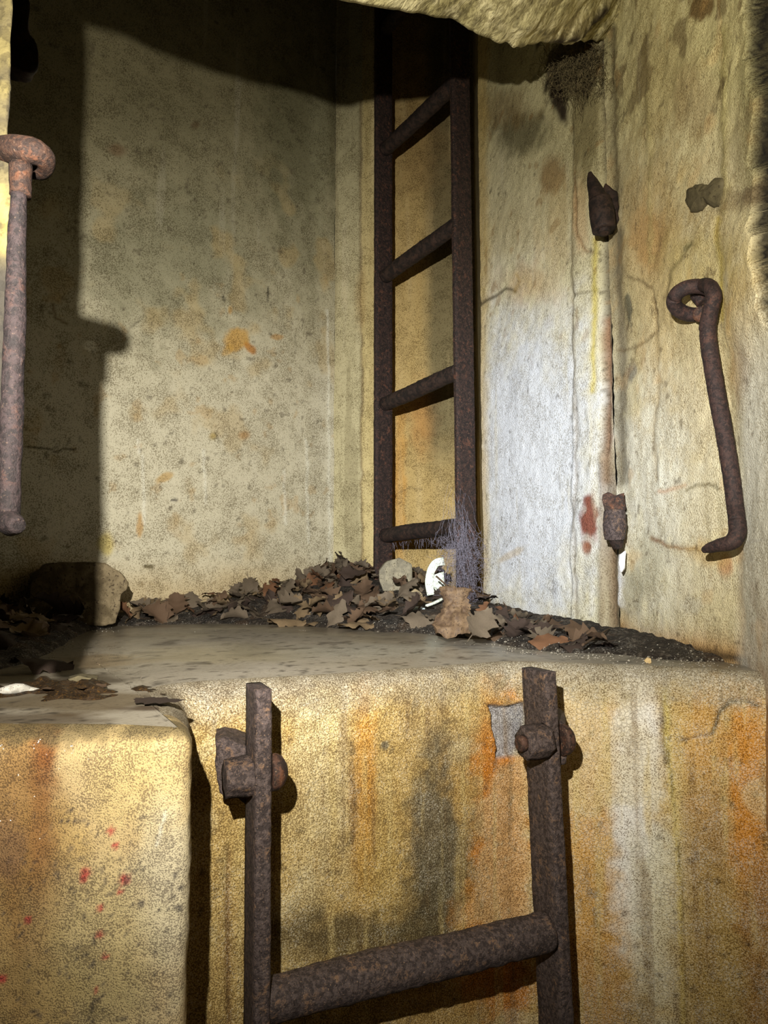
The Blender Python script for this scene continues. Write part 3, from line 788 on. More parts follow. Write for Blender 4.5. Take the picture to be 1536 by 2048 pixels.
def fibres(name, strands, r, mat):
    """many hair-thin strands in one mesh"""
    V = []; Fc = []
    for st in strands:
        b = len(V); st = np.array(st)
        for i, p in enumerate(st):
            for k in range(3):
                a = k * 2.094 + i; V.append(p + np.array([math.cos(a), .5 * math.sin(a), math.sin(a)]) * r)
        for i in range(len(st) - 1):
            for k in range(3):
                k2 = (k + 1) % 3; Fc.append((b + 3 * i + k, b + 3 * i + k2, b + 3 * i + 3 + k2, b + 3 * i + 3 + k))
    me = bpy.data.meshes.new(name); me.from_pydata([tuple(v) for v in V], [], Fc); me.materials.append(mat)
    o = bpy.data.objects.new(name, me); COL.objects.link(o); return o


# ------------------------------------------------------------------ the two ladders
def ladder(name, label, left, right, rungs_lr, thick, deep, r_rung, mats, roots, rung_in=0.0):
    lt_, lb_ = left; rt_, rb_ = right
    base = (lb_ + rb_) / 2
    root = empty(name, base); tag(root, label, 'ladder')
    e = ((rt_ + rb_) - (lt_ + lb_)) / 2; e[2] = 0; e /= np.linalg.norm(e)
    for k, (a, b) in enumerate((left, right)):
        tube('stile', [b, b * .67 + a * .33, b * .33 + a * .67, a], 1.0, mats[k], root, section=rect(thick / 2, deep / 2, 5), frame=e, step=.0035, amp=.0022, scale=95, seed=11 + k)
    for i, (a, b) in enumerate(rungs_lr):
        m1 = a * .66 + b * .34 + np.array([0, 0, .0012 * (-1) ** i]); m2 = a * .33 + b * .67
        tube('rung', [a, m1, m2, b], [r_rung * .96, r_rung * 1.03, r_rung, r_rung * .97], mats[2 + (i % 1)], root, n=24, step=.003, amp=.0028, scale=110, seed=31 + i)
    return root, e


# lower ladder
Ll = (at(517, 1372, .566), at(519, 2048, .566) + np.array([0, 0, -.25]))
tmp0, tmp1 = at(1077, 1339, .672), at(1112, 2048, .672); dd = (tmp1 - tmp0) / abs(tmp1[2] - tmp0[2]) * .25
Lr = (tmp0, tmp1 + dd)
e0 = (Lr[0] - Ll[0]); e0[2] = 0; e0 /= np.linalg.norm(e0)
r1a, r1b = at(530, 2003, .566), at(1094, 1862, .660)
r2a, r2b = r1a + np.array([0, 0, -.29]), r1b + np.array([.004, 0, -.29])
low, e_low = ladder('ladder', 'rusted iron ladder below the ledge, its two stiles ending at ledge height', Ll, Lr, [(r1a, r1b), (r2a, r2b)], .0125, .040, .0165, (M_IRON_F, M_IRON_F, M_IRON_F), None)
n_low = np.array([-e_low[1], e_low[0], 0])

bk = lump('bracket', [(430, 1480), (446, 1475), (478, 1487), (492, 1493), (516, 1505), (516, 1608), (500, 1618), (488, 1607), (476, 1592), (440, 1588), (433, 1560)], .578, .055, M_IRON_F, low, amp=.0022, scale=110, seed=5)
hexs = [(math.cos(k * math.pi / 3 + .3), math.sin(k * math.pi / 3 + .3)) for k in range(6)]
hexs = [tuple(np.array(hexs[k]) * (1 - f_) + np.array(hexs[(k + 1) % 6]) * f_) for k in range(6) for f_ in (0, .33, .67)]
nutc = at(516, 1550, .562)
nt = tube('nut', [nutc - e_low * .001, nutc - e_low * .012, nutc - e_low * .026], [.0155, .0155, .0145], M_IRON_F, bk, section=hexs, step=.003, amp=.003, scale=140, seed=8)
bh = at(546, 1544, .560)
tube('bolt_head', [bh - e_low * .002, bh + e_low * .003, bh + e_low * .007, bh + e_low * .0105], [.0140, .0138, .0115, .006], M_IRON_O, bk, step=.0015, amp=.001, seed=9)
bk2 = lump('bracket', [(1100, 1432), (1122, 1444), (1131, 1452), (1134, 1500), (1131, 1528), (1119, 1532), (1106, 1515), (1085, 1500)], .668, .070, M_IRON_F, low, amp=.0018, scale=120, seed=15)
nb = at(1092, 1481, .655)
tube('nut', [nb, nb - e_low * .012, nb - e_low * .024], [.0158, .0160, .0150], M_IRON_F, bk2, section=hexs, step=.003, amp=.002, scale=140, seed=18)
nb2 = nb - e_low * .024
tube('bolt_end', [nb2, nb2 - e_low * .004, nb2 - e_low * .006], [.0075, .0075, .006], M_IRON_O, bk2, step=.0015, amp=.0008, seed=19)
hb = at(1120, 1480, .668)
tube('bolt_head', [hb, hb + e_low * .006, hb + e_low * .010, hb + e_low * .012], [.0145, .0142, .011, .006], M_IRON_O, bk2, step=.0015, amp=.001, seed=20)

# upper ladder
uy0, uy1 = 1.60, 1.37
ul0 = at(766, 1190, uy0); ul0[2] = .0
ul1 = np.array([at(767, 200, uy0)[0], uy0, 1.90])
ur0 = at(934, 1190, uy1); ur0[2] = .0
ur1 = at(920, 200, uy1); ur1 = ur0 + (ur1 - ur0) * (1.90 / ur1[2])
prs = []
for ly, ry in ((1071, 1052), (808, 742), (553, 446), (299, 160), (60, -120)):
    a = at(770, ly, uy0 - .004); b = at(918, ry, uy1 + .004); prs.append((a, b))
up, e_up = ladder('ladder', 'rusted iron ladder standing in the leaves of the wall recess', (ul1, ul0), (ur1, ur0), prs, .010, .048, .0165, (M_IRON_U, M_IRON_U, M_IRON_D), None)

# ------------------------------------------------------------------ hooks and door ironwork
M_HOOK_O = rust('hook_orange_rust', base=(42, 28, 21), orange=(64, 37, 22), dark=(26, 18, 15), amount=.6, scale=260, pale=.08)
M_HOOK_B = rust('hook_grey_rust', base=(33, 26, 26), orange=(50, 32, 24), dark=(20, 16, 16), amount=.5, scale=240, pale=.05)
hk = empty('door_hook', at(40, 330, .325)); tag(hk, 'long rusted hook hanging down the edge of the broken door jamb', 'hook')
tube('rod', [at(42, 330, .326), at(41, 392, .326)], [.0052, .0048], M_HOOK_O, hk, n=14, step=.002, amp=.0012, scale=260, seed=41)
tube('rod', [at(38, 388, .325), at(33, 500, .325), at(30, 640, .324), at(24, 800, .323), at(19, 960, .322), at(17, 1032, .321)], [.0036, .0042, .0047, .0050, .0050, .0050], M_HOOK_B, hk, n=18, step=.002, amp=.0012, scale=200, seed=42)
tube('hook_tip', [at(14, 1040, .322), at(24, 1048, .316), at(36, 1050, .312)], [.0056, .0056, .0036], M_HOOK_B, hk, n=16, step=.0015, amp=.001, scale=240, seed=43)
for _m in (M_HOOK_O, M_HOOK_B): _m.node_tree.nodes['Principled BSDF'].inputs['Specular IOR Level'].default_value = .12
eye = tube('eye_staple', [at(-60, 305, .35), at(0, 300, .334), at(40, 300, .326), at(74, 306, .327), at(90, 324, .333), at(84, 342, .339), at(64, 346, .344)], [.0064, .0064, .0066, .0062, .0050, .0042, .003], M_HOOK_O, None, n=18, step=.002, amp=.0014, scale=220, seed=44)
tag(eye, 'thick curved iron staple in the broken jamb, holding the long hook', 'staple')


def pier_pt(px, py, off=0.0):
    """point on the hook pier seen at that pixel, off metres out from its face"""
    d = ray(px, py); a = B_; b = C_ if px < 1476 else D_
    if px >= 1476: a = C_
    nn = np.array([(b - a)[1], -(b - a)[0]]); nn /= np.linalg.norm(nn)
    t = np.dot(nn, a - CAM[:2]) / np.dot(nn, d[:2]); sgn = 1 if np.dot(nn, -a) > 0 else -1
    return CAM + d * (t - off / abs(np.dot(nn, d[:2])))


hk2 = empty('door_hook', pier_pt(1412, 600, .02)); tag(hk2, 'dark rusted hook hanging against the pale plaster pier, its tip bent sideways', 'hook')
pts = [pier_pt(1404, 606, .012), pier_pt(1393, 588, .016), pier_pt(1402, 572, .020), pier_pt(1418, 572, .026), pier_pt(1427, 592, .028), pier_pt(1420, 625, .028), pier_pt(1414, 660, .026)]
tube('loop', pts, [.0062, .007, .0075, .0078, .0082, .0086, .0088], M_IRON_B, hk2, n=18, step=.002, amp=.0012, scale=160, seed=51)
pts = [pier_pt(1415, 650, .026), pier_pt(1419, 700, .024), pier_pt(1434, 790, .021), pier_pt(1449, 870, .019), pier_pt(1462, 950, .017), pier_pt(1470, 1010, .016)]
y_e = at(1472, 1050, pts[-1][1] - .012)
pts2 = pts + [at(1474, 1045, pts[-1][1] - .008)]
tube('rod', pts2, [.0086, .0088, .0088, .0086, .0084, .0084, .0084], M_IRON_B, hk2, n=20, step=.003, amp=.0012, scale=150, seed=52)
Yt = pts2[-1][1]
tube('hook_tip', [at(1474, 1040, Yt), at(1475, 1064, Yt - .002), at(1465, 1083, Yt), at(1440, 1090, Yt + .012), at(1420, 1096, Yt + .026), at(1408, 1100, Yt + .034)], [.0084, .0086, .0084, .0070, .0055, .0035], M_IRON_B, hk2, n=18, step=.002, amp=.0012, scale=150, seed=53)
cE = pier_pt(1388, 612, .022)
ringp = []
for k in range(0, 17):
    a = k / 16 * 2 * math.pi
    ringp.append(cE + np.array([-.024 * math.cos(a) + .002, .016 * math.sin(a), .006 - .010 * math.sin(a) + .004 * math.cos(a)]) * 1.0)
ey2 = empty('eye_staple', cE); tag(ey2, 'iron eye set in the plaster pier, carrying the dark hook', 'staple')
tube('ring', ringp, .0082, M_IRON_B, ey2, n=18, step=.002, amp=.0012, scale=150, seed=54)
tube('shank', [pier_pt(1402, 628, .020), pier_pt(1410, 634, -.02)], [.009, .009], M_IRON_O, ey2, n=16, step=.002, amp=.002, scale=150, seed=55)

pn = empty('hinge_pintle', at(1200, 440, 1.0)); tag(pn, 'dark iron hinge pintle with a pointed pin, high in the door joint', 'hinge')
tube('pin', [at(1180, 346, 1.0), at(1184, 362, .995), at(1192, 385, .99), at(1199, 408, .985)], [.003, .0075, .0115, .0140], M_IRON_D, pn, n=18, step=.002, amp=.0015, scale=160, seed=61)
tube('barrel', [at(1199, 400, .985), at(1204, 430, .983), at(1208, 460, .982)], [.0158, .0178, .0168], M_IRON_D, pn, n=24, step=.002, amp=.0014, scale=160, seed=62)
tube('core', [at(1208, 458, .982), at(1208.6, 466, .981)], [.010, .009], M_IRON_D, pn, n=16, step=.001, amp=.001, seed=63)
lump('flange', [(1204, 388), (1212, 366), (1226, 378), (1236, 384), (1238, 440), (1226, 452), (1214, 440), (1204, 410)], 1.01, .06, M_IRON_D, pn, amp=.003, scale=90, seed=64)
pn2 = empty('hinge_pintle', at(1228, 1050, 1.0)); tag(pn2, 'crumbling rusty hinge pintle low in the door joint, above white flaked plaster', 'hinge')
lump('strap', [(1206, 990), (1218, 984), (1232, 990), (1247, 986), (1252, 1018), (1240, 1030), (1214, 1032), (1207, 1010)], .995, .05, M_IRON_O, pn2, amp=.003, scale=90, seed=65)
tube('barrel', [at(1229, 1024, .985), at(1229, 1050, .982), at(1230, 1078, .985)], [.0150, .0158, .0140], M_IRON_F, pn2, n=22, step=.002, amp=.004, scale=130, seed=66)
tube('pin', [at(1232, 1076, .985), at(1236, 1096, .988)], [.0105, .007], M_IRON_D, pn2, n=16, step=.002, amp=.003, scale=130, seed=67)
M_WHITE = simple('white_flake', (206, 204, 206), (232, 230, 228), 90)
M_STONE = simple('grey_stone', (120, 114, 98), (152, 144, 122), 70, c3=(92, 86, 70), bump=.0015)
M_MUD = simple('grey_mortar', (84, 76, 56), (104, 95, 70), 90, c3=(66, 58, 42), bump=.0012)
tag(lump('plaster_flake', [(1240, 1108), (1252, 1100), (1250, 1136), (1244, 1146), (1238, 1126)], .985, .05, M_WHITE, amp=.002, seed=68, n=24), 'loose white flake of plaster just under the crumbling low hinge pintle', 'plaster')
mo_px = [(1372, 382), (1384, 372), (1402, 368), (1420, 370), (1430, 356), (1446, 358), (1442, 376), (1450, 392), (1446, 412), (1426, 414), (1412, 404), (1400, 420), (1378, 424), (1371, 404)]
tag(lump('mortar_lump', mo_px, 1, .02, M_MUD, pts3=[pier_pt(x, y, .006) for x, y in mo_px], adir=(1, .09, 0), amp=.0032, scale=130, seed=69, bulge=.006, n=64), 'grey lump of mortar stuck on the pier above the iron eye', 'mortar')
tag(lump('wall_bracket', [(-20, -30), (50, -40), (58, 0), (60, 60), (70, 74), (76, 98), (74, 128), (62, 138), (34, 134), (-20, 120)], .50, .02, M_IRON_D, amp=.004, scale=60, seed=70), 'black iron bracket in the shade behind the broken door jamb', 'bracket')

# ------------------------------------------------------------------ soil, leaves and litter on the ledge
bpx = [(-900, 1440), (-300, 1400), (-120, 1360), (0, 1340), (60, 1325), (110, 1302), (180, 1262), (250, 1250), (400, 1252), (560, 1250), (700, 1262), (900, 1276), (1060, 1298), (1270, 1314), (1400, 1322), (1490, 1326), (1700, 1332)]
bx = np.array([b[0] for b in bpx], float); bY = np.array([onz(*b)[1] for b in bpx])


def soil_h(x, y):
    x = np.asarray(x, float); y = np.asarray(y, float)
    P = np.stack([x, y, np.zeros_like(x)], -1); px, _ = project(P)
    d = y - np.interp(px, bx, bY) + (fbm(P, 18, 3, 505) - .5) * .10 * sstep(.6, 1.2, y)
    base = .014 + .062 * np.exp(-((x + .06) ** 2 + (y - 1.66) ** 2) / (2 * .20 ** 2)) + .010 * np.exp(-((x - .10) ** 2 + (y - 1.36) ** 2) / (2 * .10 ** 2))
    base = np.where(px > 1200, np.minimum(base, .010), base)
    h = base * sstep(0, .16, d) + .005 * sstep(0, .02, d) - .012 * sstep(.012, -.012, d)
    return h + (fbm(P, 60, 3, 506) - .5) * .010 * sstep(-.01, .04, d)


def soil_in(x, y):
    a = y < L1[1] + (x - L1[0]) * (L1 - L0)[1] / (L1 - L0)[0] + .006
    b = np.where(x > L1[0], y < np.where(x > FC[0], 1.86, 1.75 - (x - L1[0]) * .5), a)
    xr = np.where(y > A_[1], RC[0] + (A_[0] - RC[0]) * (RC[1] - y) / (RC[1] - A_[1]), np.where(y > B_[1], A_[0] + (B_[0] - A_[0]) * (A_[1] - y) / (A_[1] - B_[1]), B_[0] + (C_[0] - B_[0]) * (B_[1] - y) / (B_[1] - C_[1])))
    return b & (x < xr + .006) & (y > .55)


gx, gy = np.meshgrid(np.arange(-1.2, .62, .005), np.arange(.45, 1.99, .005))
Ps = np.stack([gx, gy, soil_h(gx, gy)], -1)
s = Skin(Ps, Ps * 0, (52, 44, 36), 1000, 55); s.speck(91, 200, .66, (110, 100, 88), .7, .04); s.speck(92, 60, .55, (34, 28, 24), .7, .1); s.speck(93, 30, .6, (84, 66, 48), .6, .08)
M_SOIL = plaster('black_soil', 420, .6, (.40, .55), rough=.9, bump=.004, dtint=(.35, .33, .32), pale=.15)
so = grid_obj('soil', Ps, s.C, M_SOIL, keep=(Ps[..., 2] > -.003) & soil_in(gx, gy)); tag(so, 'black crumbly soil heaped along the foot of the walls', 'soil', kind='stuff')

rnd = random.Random(7)
LEAFM = [simple('leaf_' + n_, a, b, 140, .75, .0005, c3=c) for n_, a, b, c in (
    ('grey_brown', (86, 75, 62), (116, 103, 86), (62, 53, 43)), ('brown', (78, 60, 45), (106, 84, 64), (54, 42, 32)),
    ('tan', (108, 90, 66), (138, 118, 90), (78, 62, 45)), ('dark', (48, 38, 32), (72, 57, 48), (34, 27, 24)), ('russet', (96, 66, 44), (122, 86, 60), (70, 48, 34)))]


def leaf_mesh(seed):
    r = random.Random(seed); n = 15; L = 1.0; lobes = r.choice([3, 4, 4, 5]); W = r.uniform(.24, .34)
    bend = r.uniform(-1.4, 1.6); fold = r.uniform(-.5, .9); tw = r.uniform(-1.0, 1.0); V = []; Fc = []
    for i in range(n):
        t = i / (n - 1); env = math.sin(math.pi * min(1, max(0, (t * .93 + .04)))) ** .7
        a = bend * (t - .5); x = math.sin(a) / bend if abs(bend) > .05 else t - .5; z = (1 - math.cos(a)) / bend if abs(bend) > .05 else 0
        for j in (-2, -1, 0, 1, 2):
            ph = .4 if j > 0 else 0
            lob = 1 + (.26 * math.sin(2 * math.pi * lobes * t + ph) + r.uniform(-.12, .12)) * (abs(j) == 2)
            y = j / 2 * W * env * lob
            zz = z + abs(y) * fold + tw * y * (t - .5) + (r.uniform(-.022, .022) if j else -.012) + .05 * math.sin(9 * t + 2 * j) * abs(j) / 2
            V.append((x, y, zz))
    for i in range(n - 1):
        for j in range(4): b = i * 5 + j; Fc.append((b, b + 1, b + 6, b + 5))
    b = len(V); x0, z0 = V[2][0], V[2][2]
    V += [(x0, -.012, z0), (x0, .012, z0), (x0 - .16, -.008, z0 + .03), (x0 - .16, .008, z0 + .03), (x0 - .3, 0, z0 + .02)]
    Fc += [(b, b + 1, b + 3, b + 2), (b + 2, b + 3, b + 4)]
    me = bpy.data.meshes.new('leaf'); me.from_pydata(V, [], Fc)
    for p in me.polygons: p.use_smooth = True
    return me


LM = []
for k in range(14):
    for m in range(5):
        me = leaf_mesh(k); me.materials.append(LEAFM[m]); LM.append((k, m, me))
ZL = {'a': ('curled brown oak leaf in the drift along the foot of the back wall', 'leaves along the back wall'),
      'b': ('dead leaf among the litter heaped at the foot of the upper ladder', 'leaves at the ladder foot'),
      'c': ('dead leaf lying on the black soil below the bright wall', 'leaves below the bright wall'),
      'd': ('dark damp leaf in the shadowed corner around the concrete chunk', 'leaves in the shadowed corner')}


def put_leaf(x, y, z, size, zone, tilt=.5, mat=None, rot=None, label=None, flat=1):
    k, m, me = LM[rnd.randrange(14) * 5 + (mat if mat is not None else rnd.choices(range(5), (5, 4, 3, 2, 1))[0])]
    o = bpy.data.objects.new('leaf', me); COL.objects.link(o); o.location = (x, y, z)
    o.scale = (size, size * rnd.uniform(.85, 1.2), size * flat)
    o.rotation_euler = rot if rot else (rnd.gauss(0, tilt), rnd.gauss(0, tilt), rnd.uniform(0, 6.28))
    if zone:
        cname = ('grey-brown', 'mid-brown', 'tan', 'blackish', 'russet')[m if mat is None else mat]
        px = project(np.array([x, y, z]))[0]; rx = abs(math.sin(o.rotation_euler[0])) + abs(math.sin(o.rotation_euler[1]))
        pose = 'lying nearly flat' if rx < .38 else 'tilted' if rx < .85 else 'standing on edge'
        dd_ = y - float(np.interp(px, bx, bY)); row = 'at the front edge of' if dd_ < .10 else 'halfway back in' if dd_ < .24 else 'deep in'
        where = {'a': ('the drift beside the chunk', 'the drift under the pale wall', 'the drift under the chamfered strip')[0 if px < 380 else 1 if px < 600 else 2],
                 'b': 'the litter by the near stile' if px > 860 else 'the litter between the stiles' if px > 770 else 'the litter by the far stile',
                 'c': 'the soil below the bright wall' if px < 1140 else 'the soil beside the door joint',
                 'd': 'the dark corner behind the jamb' if px < 60 else 'the shadowed heap by the chunk'}[zone]
        tag(o, '%s leaf %s, %s %s' % (cname, pose, row, where), 'leaf', ZL[zone][1])
    if label: tag(o, label, 'leaf')
    return o


def in_room(x, y):
    P = np.array([x, y, 0.0]); px, _ = project(P)
    Yl = L1[1] + (x - L1[0]) * (L1 - L0)[1] / (L1 - L0)[0] if x < L1[0] else 1.70
    if x < L1[0] and y > Yl - .035: return False
    if x >= A_[0] - .02 and y > A_[1] - .05 and x > A_[0] + .01: return False
    if x > A_[0]:
        tt_ = (A_[1] - y) / (A_[1] - B_[1]); xw = A_[0] + (B_[0] - A_[0]) * tt_
        if x > xw - .03: return False
    return y < 1.74


def scatter(n, x0, x1, y0, y1, zone, size=(.04, .065), mats=None, lift=.02, tilt=.5, dens=None):
    c = 0; g = 0
    while c < n and g < 40 * n:
        g += 1; px = rnd.uniform(x0, x1); py = rnd.uniform(y0(px) if callable(y0) else y0, y1(px) if callable(y1) else y1)
        q = onz(px, py, .025)
        if q[1] > 1.78 or q[1] < .4 or not in_room(q[0], q[1]): continue
        h = float(soil_h(q[0], q[1]))
        if h < .004: continue
        put_leaf(q[0], q[1], h + rnd.uniform(.002, lift), rnd.uniform(*size), zone, tilt, rnd.choice(mats) if mats else None); c += 1


yt = lambda px: float(np.interp(px, bx, [b[1] for b in bpx]))
scatter(125, 232, 745, lambda p: 1196, lambda p: yt(p) - 4, 'a', (.036, .062), lift=.022)
scatter(22, 560, 745, lambda p: 1192, lambda p: 1215, 'a', (.04, .06), lift=.05)
scatter(34, 690, 900, lambda p: 1186, lambda p: 1206, 'b', (.034, .052), lift=.035, tilt=.7)
scatter(46, 700, 975, lambda p: 1196, lambda p: yt(p) - 16, 'b', (.034, .056), lift=.03)
scatter(26, 985, 1290, lambda p: 1222 + (p - 985) * .18, lambda p: yt(p) - 20, 'c', (.03, .052), mats=[0, 1, 3, 3, 4, 0], lift=.008, tilt=.35)
scatter(40, -60, 235, lambda p: 1185, lambda p: yt(p) - 5, 'd', (.04, .066), mats=[3, 3, 1, 2, 0], lift=.03, tilt=.45)


def one_leaf(px, py, Z, size, mat, label, rot, flat=1):
    q = onz(px, py, Z); put_leaf(q[0], q[1], max(Z, float(soil_h(q[0], q[1])) + .006), size, None, 0, mat, rot, label, flat)


one_leaf(575, 1238, .014, .068, 2, 'tan oak leaf lying flat on the front edge of the drift', (.25, .1, .3))
one_leaf(712, 1246, .014, .060, 2, 'pale oak leaf lying alone on black soil, left of the white scraps', (.15, .05, .2))
one_leaf(1172, 1262, .02, .072, 1, 'large curled brown leaf with a thick stem against the door joint', (.9, .2, .6))
one_leaf(1060, 1258, .014, .060, 4, 'russet curled leaf on the soil under the bright wall', (.3, -.2, 2.4))
one_leaf(960, 1248, .03, .066, 0, 'grey upright leaf at the right side of the crumpled brown wrapper', (.6, -.5, 1.0))
one_leaf(90, 1318, .012, .06, 3, 'damp leaf with a pale rib at the edge of the shadow', (.3, .2, .8))
one_leaf(150, 1378, .004, .05, 1, 'wet yellow-brown leaf pressed on the mud near the block edge', (.02, .02, .5), .2)
one_leaf(318, 1400, .0035, .042, 3, 'flat wet dark leaf near the corner of the block', (.01, .01, 2.9), .12)

# concrete chunk on the ledge
M_CHUNK = simple('chunk_concrete', (88, 76, 54), (124, 110, 84), 60, c3=(66, 54, 38), bump=.002)
ch = lump('concrete_chunk', [(62, 1150), (80, 1136), (88, 1127), (150, 1124), (212, 1126), (224, 1134), (244, 1146), (258, 1164), (256, 1178), (242, 1190), (240, 1215), (232, 1246), (205, 1252), (130, 1256), (70, 1250), (60, 1200)], 1.19, .11, M_CHUNK, amp=.004, scale=55, seed=81, n=80)
tag(ch, 'upright broken concrete chunk, half in shadow, standing in front of the pale wall', 'concrete')
ch2 = lump('stone_slab', [(757, 1140), (772, 1122), (800, 1116), (824, 1128), (826, 1170), (812, 1196), (790, 1204), (768, 1186), (758, 1160)], 1.45, .05, M_STONE, amp=.003, scale=60, seed=82, tilt=.0003)
tag(ch2, 'flat grey stone leaning between the stiles of the upper ladder', 'stone')
tag(lump('stone', [(806, 1196), (830, 1178), (846, 1188), (850, 1222), (826, 1226), (806, 1214)], 1.36, .04, simple('buff_stone', (146, 130, 100), (172, 156, 126), 70, c3=(120, 104, 80)), amp=.003, seed=83), 'small buff stone resting below the flat grey stone', 'stone')
M_PAPER = simple('white_plastic', (196, 206, 190), (226, 232, 220), 120, .5, c3=(120, 124, 110))
Yp = 1.34
tag(tube('plastic_strip', [at(888, 1122, Yp), at(872, 1126, Yp), at(862, 1142, Yp), at(858, 1166, Yp), at(862, 1190, Yp)], .0075, M_PAPER, section=rect(1.0, .25, 3, .05), frame=(1, 0, 0), step=.003, amp=.002, scale=120, seed=84), 'white curved plastic strip standing up beside the cobwebbed stile', 'plastic')
tag(lump('plastic_scrap', [(866, 1150), (888, 1144), (890, 1176), (876, 1186), (866, 1172)], Yp + .004, .010, M_PAPER, amp=.002, seed=85, n=24), 'crushed pale plastic scrap behind the white curved strip', 'plastic')
tag(lump('plastic_scrap', [(818, 1220), (832, 1214), (850, 1216), (848, 1230), (832, 1236), (820, 1232)], 1.25, .03, simple('blue_white', (176, 196, 200), (222, 228, 226), 150, .5, c3=(70, 84, 96)), amp=.0015, seed=86, n=24), 'crumpled bluish white scrap on the black soil', 'plastic')
tag(tube('straw', [at(852, 1212, 1.26), at(868, 1206, 1.27), at(884, 1198, 1.28)], .0028, M_PAPER, n=8, step=.004, amp=.0006, seed=87), 'thin white straw piece beside the bluish white scrap', 'plastic')
# crumpled brown wrapper
th = np.linspace(-2.0, 1.1, 60); cW = onz(912, 1262, .02); rowsW = []
for i, v in enumerate(np.linspace(0, 1, 30)):
    rr = .026 * (1 - .25 * v) + .0016 * math.sin(i * 2.1) * (v > .45) + .004 * math.sin(v * 7)
    rowsW.append(np.stack([cW[0] + rr * np.sin(th) + .006 * v, cW[1] - .6 * rr * np.cos(th) + .02 + .03 * v, np.full(60,   .014 + .062 * v)], 1))
Pw = np.array(rowsW); Pw += np.stack([fbm(Pw, 60, 3, 600 + k) - .5 for k in range(3)], -1) * .016
M_WRAP = simple('brown_wrapper', (74, 57, 42), (104, 84, 62), 110, .7, c3=(52, 40, 30))
wo = grid_obj('wrapper', Pw, np.broadcast_to(srgb(150, 116, 84), Pw.shape).copy(), M_WRAP); tag(wo, 'crumpled ribbed brown wrapper at the foot of the cobwebbed stile', 'wrapper')

# wet clod pile on the block and the pale stick beside it
M_CLOD = simple('wet_mud', (38, 29, 20), (58, 44, 30), 160, .45, .002, c3=(84, 60, 28))
rowsC = []
gx, gy = np.meshgrid(np.linspace(-.38, -.17, 90), np.linspace(.52, .66, 60)); PP = np.stack([gx, gy, gx * 0], -1)
msk = sstep(1.0, .3, np.hypot((gx + .275) / .085, (gy - .585) / .045) + (fbm(PP, 40, 3, 701) - .5) * 1.1)
PP[..., 2] = msk * (.004 + .010 * fbm(PP, 90, 3, 702)) - .002
mo = grid_obj('mud_patch', PP, np.broadcast_to(srgb(60, 44, 30), PP.shape).copy(), M_CLOD, keep=PP[..., 2] > -.0015); tag(mo, 'patch of wet dark mud on top of the block', 'mud', kind='stuff')
tag(lump('clod', [(136, 1358), (160, 1352), (196, 1360), (192, 1372), (150, 1370)], .60, .02, M_MUD, amp=.002, seed=88, n=24), 'pale clod lying in the wet mud on top of the block', 'clod')
tag(tube('stick', [at(-10, 1386, .56), at(20, 1380, .565), at(44, 1378, .57), at(88, 1384, .575)], [.003, .0042, .004, .0016], simple('pale_wood', (150, 146, 138), (196, 192, 184), 160, c3=(90, 84, 76)), n=12, step=.003, amp=.002, scale=160, seed=89), 'pale splinter of wood lying at the muddy edge of the shadow', 'stick')

# twigs on the soil
M_TWIG = simple('twig_bark', (60, 46, 36), (92, 72, 54), 160)
for k, (a, b, Z, lab) in enumerate((((1165, 1290), (1220, 1256), .02, 'thin reddish twig leaning on the large curled leaf by the joint'), ((1006, 1204), (1014, 1232), .03, 'short black twig sticking up against the bright wall'),
                                    ((872, 1152), (930, 1216), .07, 'bent thin twig in front of the brown wrapper'), ((560, 1192), (600, 1180), .05, 'thin twig poking out of the leaf drift against the back wall'))):
    p = onz(*a, Z * .6) if k != 1 else at(*b, 1.33); q = onz(b[0], b[1], Z) if k == 0 else at(b[0], b[1], p[1]) if k > 1 else at(*a, 1.34)
    if k > 1: p = at(*a, 1.24 if k == 2 else 1.5); q = at(*b, 1.235 if k == 2 else 1.52)
    tag(tube('twig', [p, (p + q) / 2 + np.array([.003, 0, .002]), q], [.0016, .0014, .0008], M_TWIG, n=6, step=.004, amp=.0005, seed=90 + k), lab, 'twig')

# grit: tiny stones no one could count
V = []; Fc = []
for k in range(900):
    px = rnd.uniform(60, 1480); yb = yt(px); py = rnd.choice([rnd.uniform(yb - 26, yb + 3), rnd.uniform(yb - 14, yb + 3), rnd.uniform(yb - 18, yb + 6)])
    q = onz(px, py, .006); hz = max(float(soil_h(q[0], q[1])), 0) + .0006; r = rnd.uniform(.0005, .0013) * (1.6 if rnd.random() < .06 else 1)
    b = len(V)
    for dx, dy, dz in ((1, 0, 0), (-1, 0, 0), (0, 1, 0), (0, -1, 0), (0, 0, .8), (0, 0, -.6)): V.append((q[0] + dx * r * rnd.uniform(.6, 1.4), q[1] + dy * r * rnd.uniform(.6, 1.4), hz + dz * r))
    for t in ((0, 2, 4), (2, 1, 4), (1, 3, 4), (3, 0, 4), (2, 0, 5), (1, 2, 5), (3, 1, 5), (0, 3, 5)): Fc.append(tuple(b + i for i in t))
me = bpy.data.meshes.new('grit'); me.from_pydata(V, [], Fc); me.materials.append(simple('grit_grains', (120, 110, 96), (196, 190, 176), 700, c3=(60, 52, 44)))
go = bpy.data.objects.new('grit', me); COL.objects.link(go); tag(go, 'loose grit scattered over the ledge and the soil', 'grit', kind='stuff')
tag(lump('pebble', [(1288, 1322), (1294, 1316), (1302, 1318), (1303, 1326), (1294, 1329)], .765, .010, simple('yellow_stone', (176, 150, 104), (204, 180, 136), 200), amp=.0008, seed=95, n=18), 'small yellow pebble on the soil near the front corner of the ledge', 'pebble')

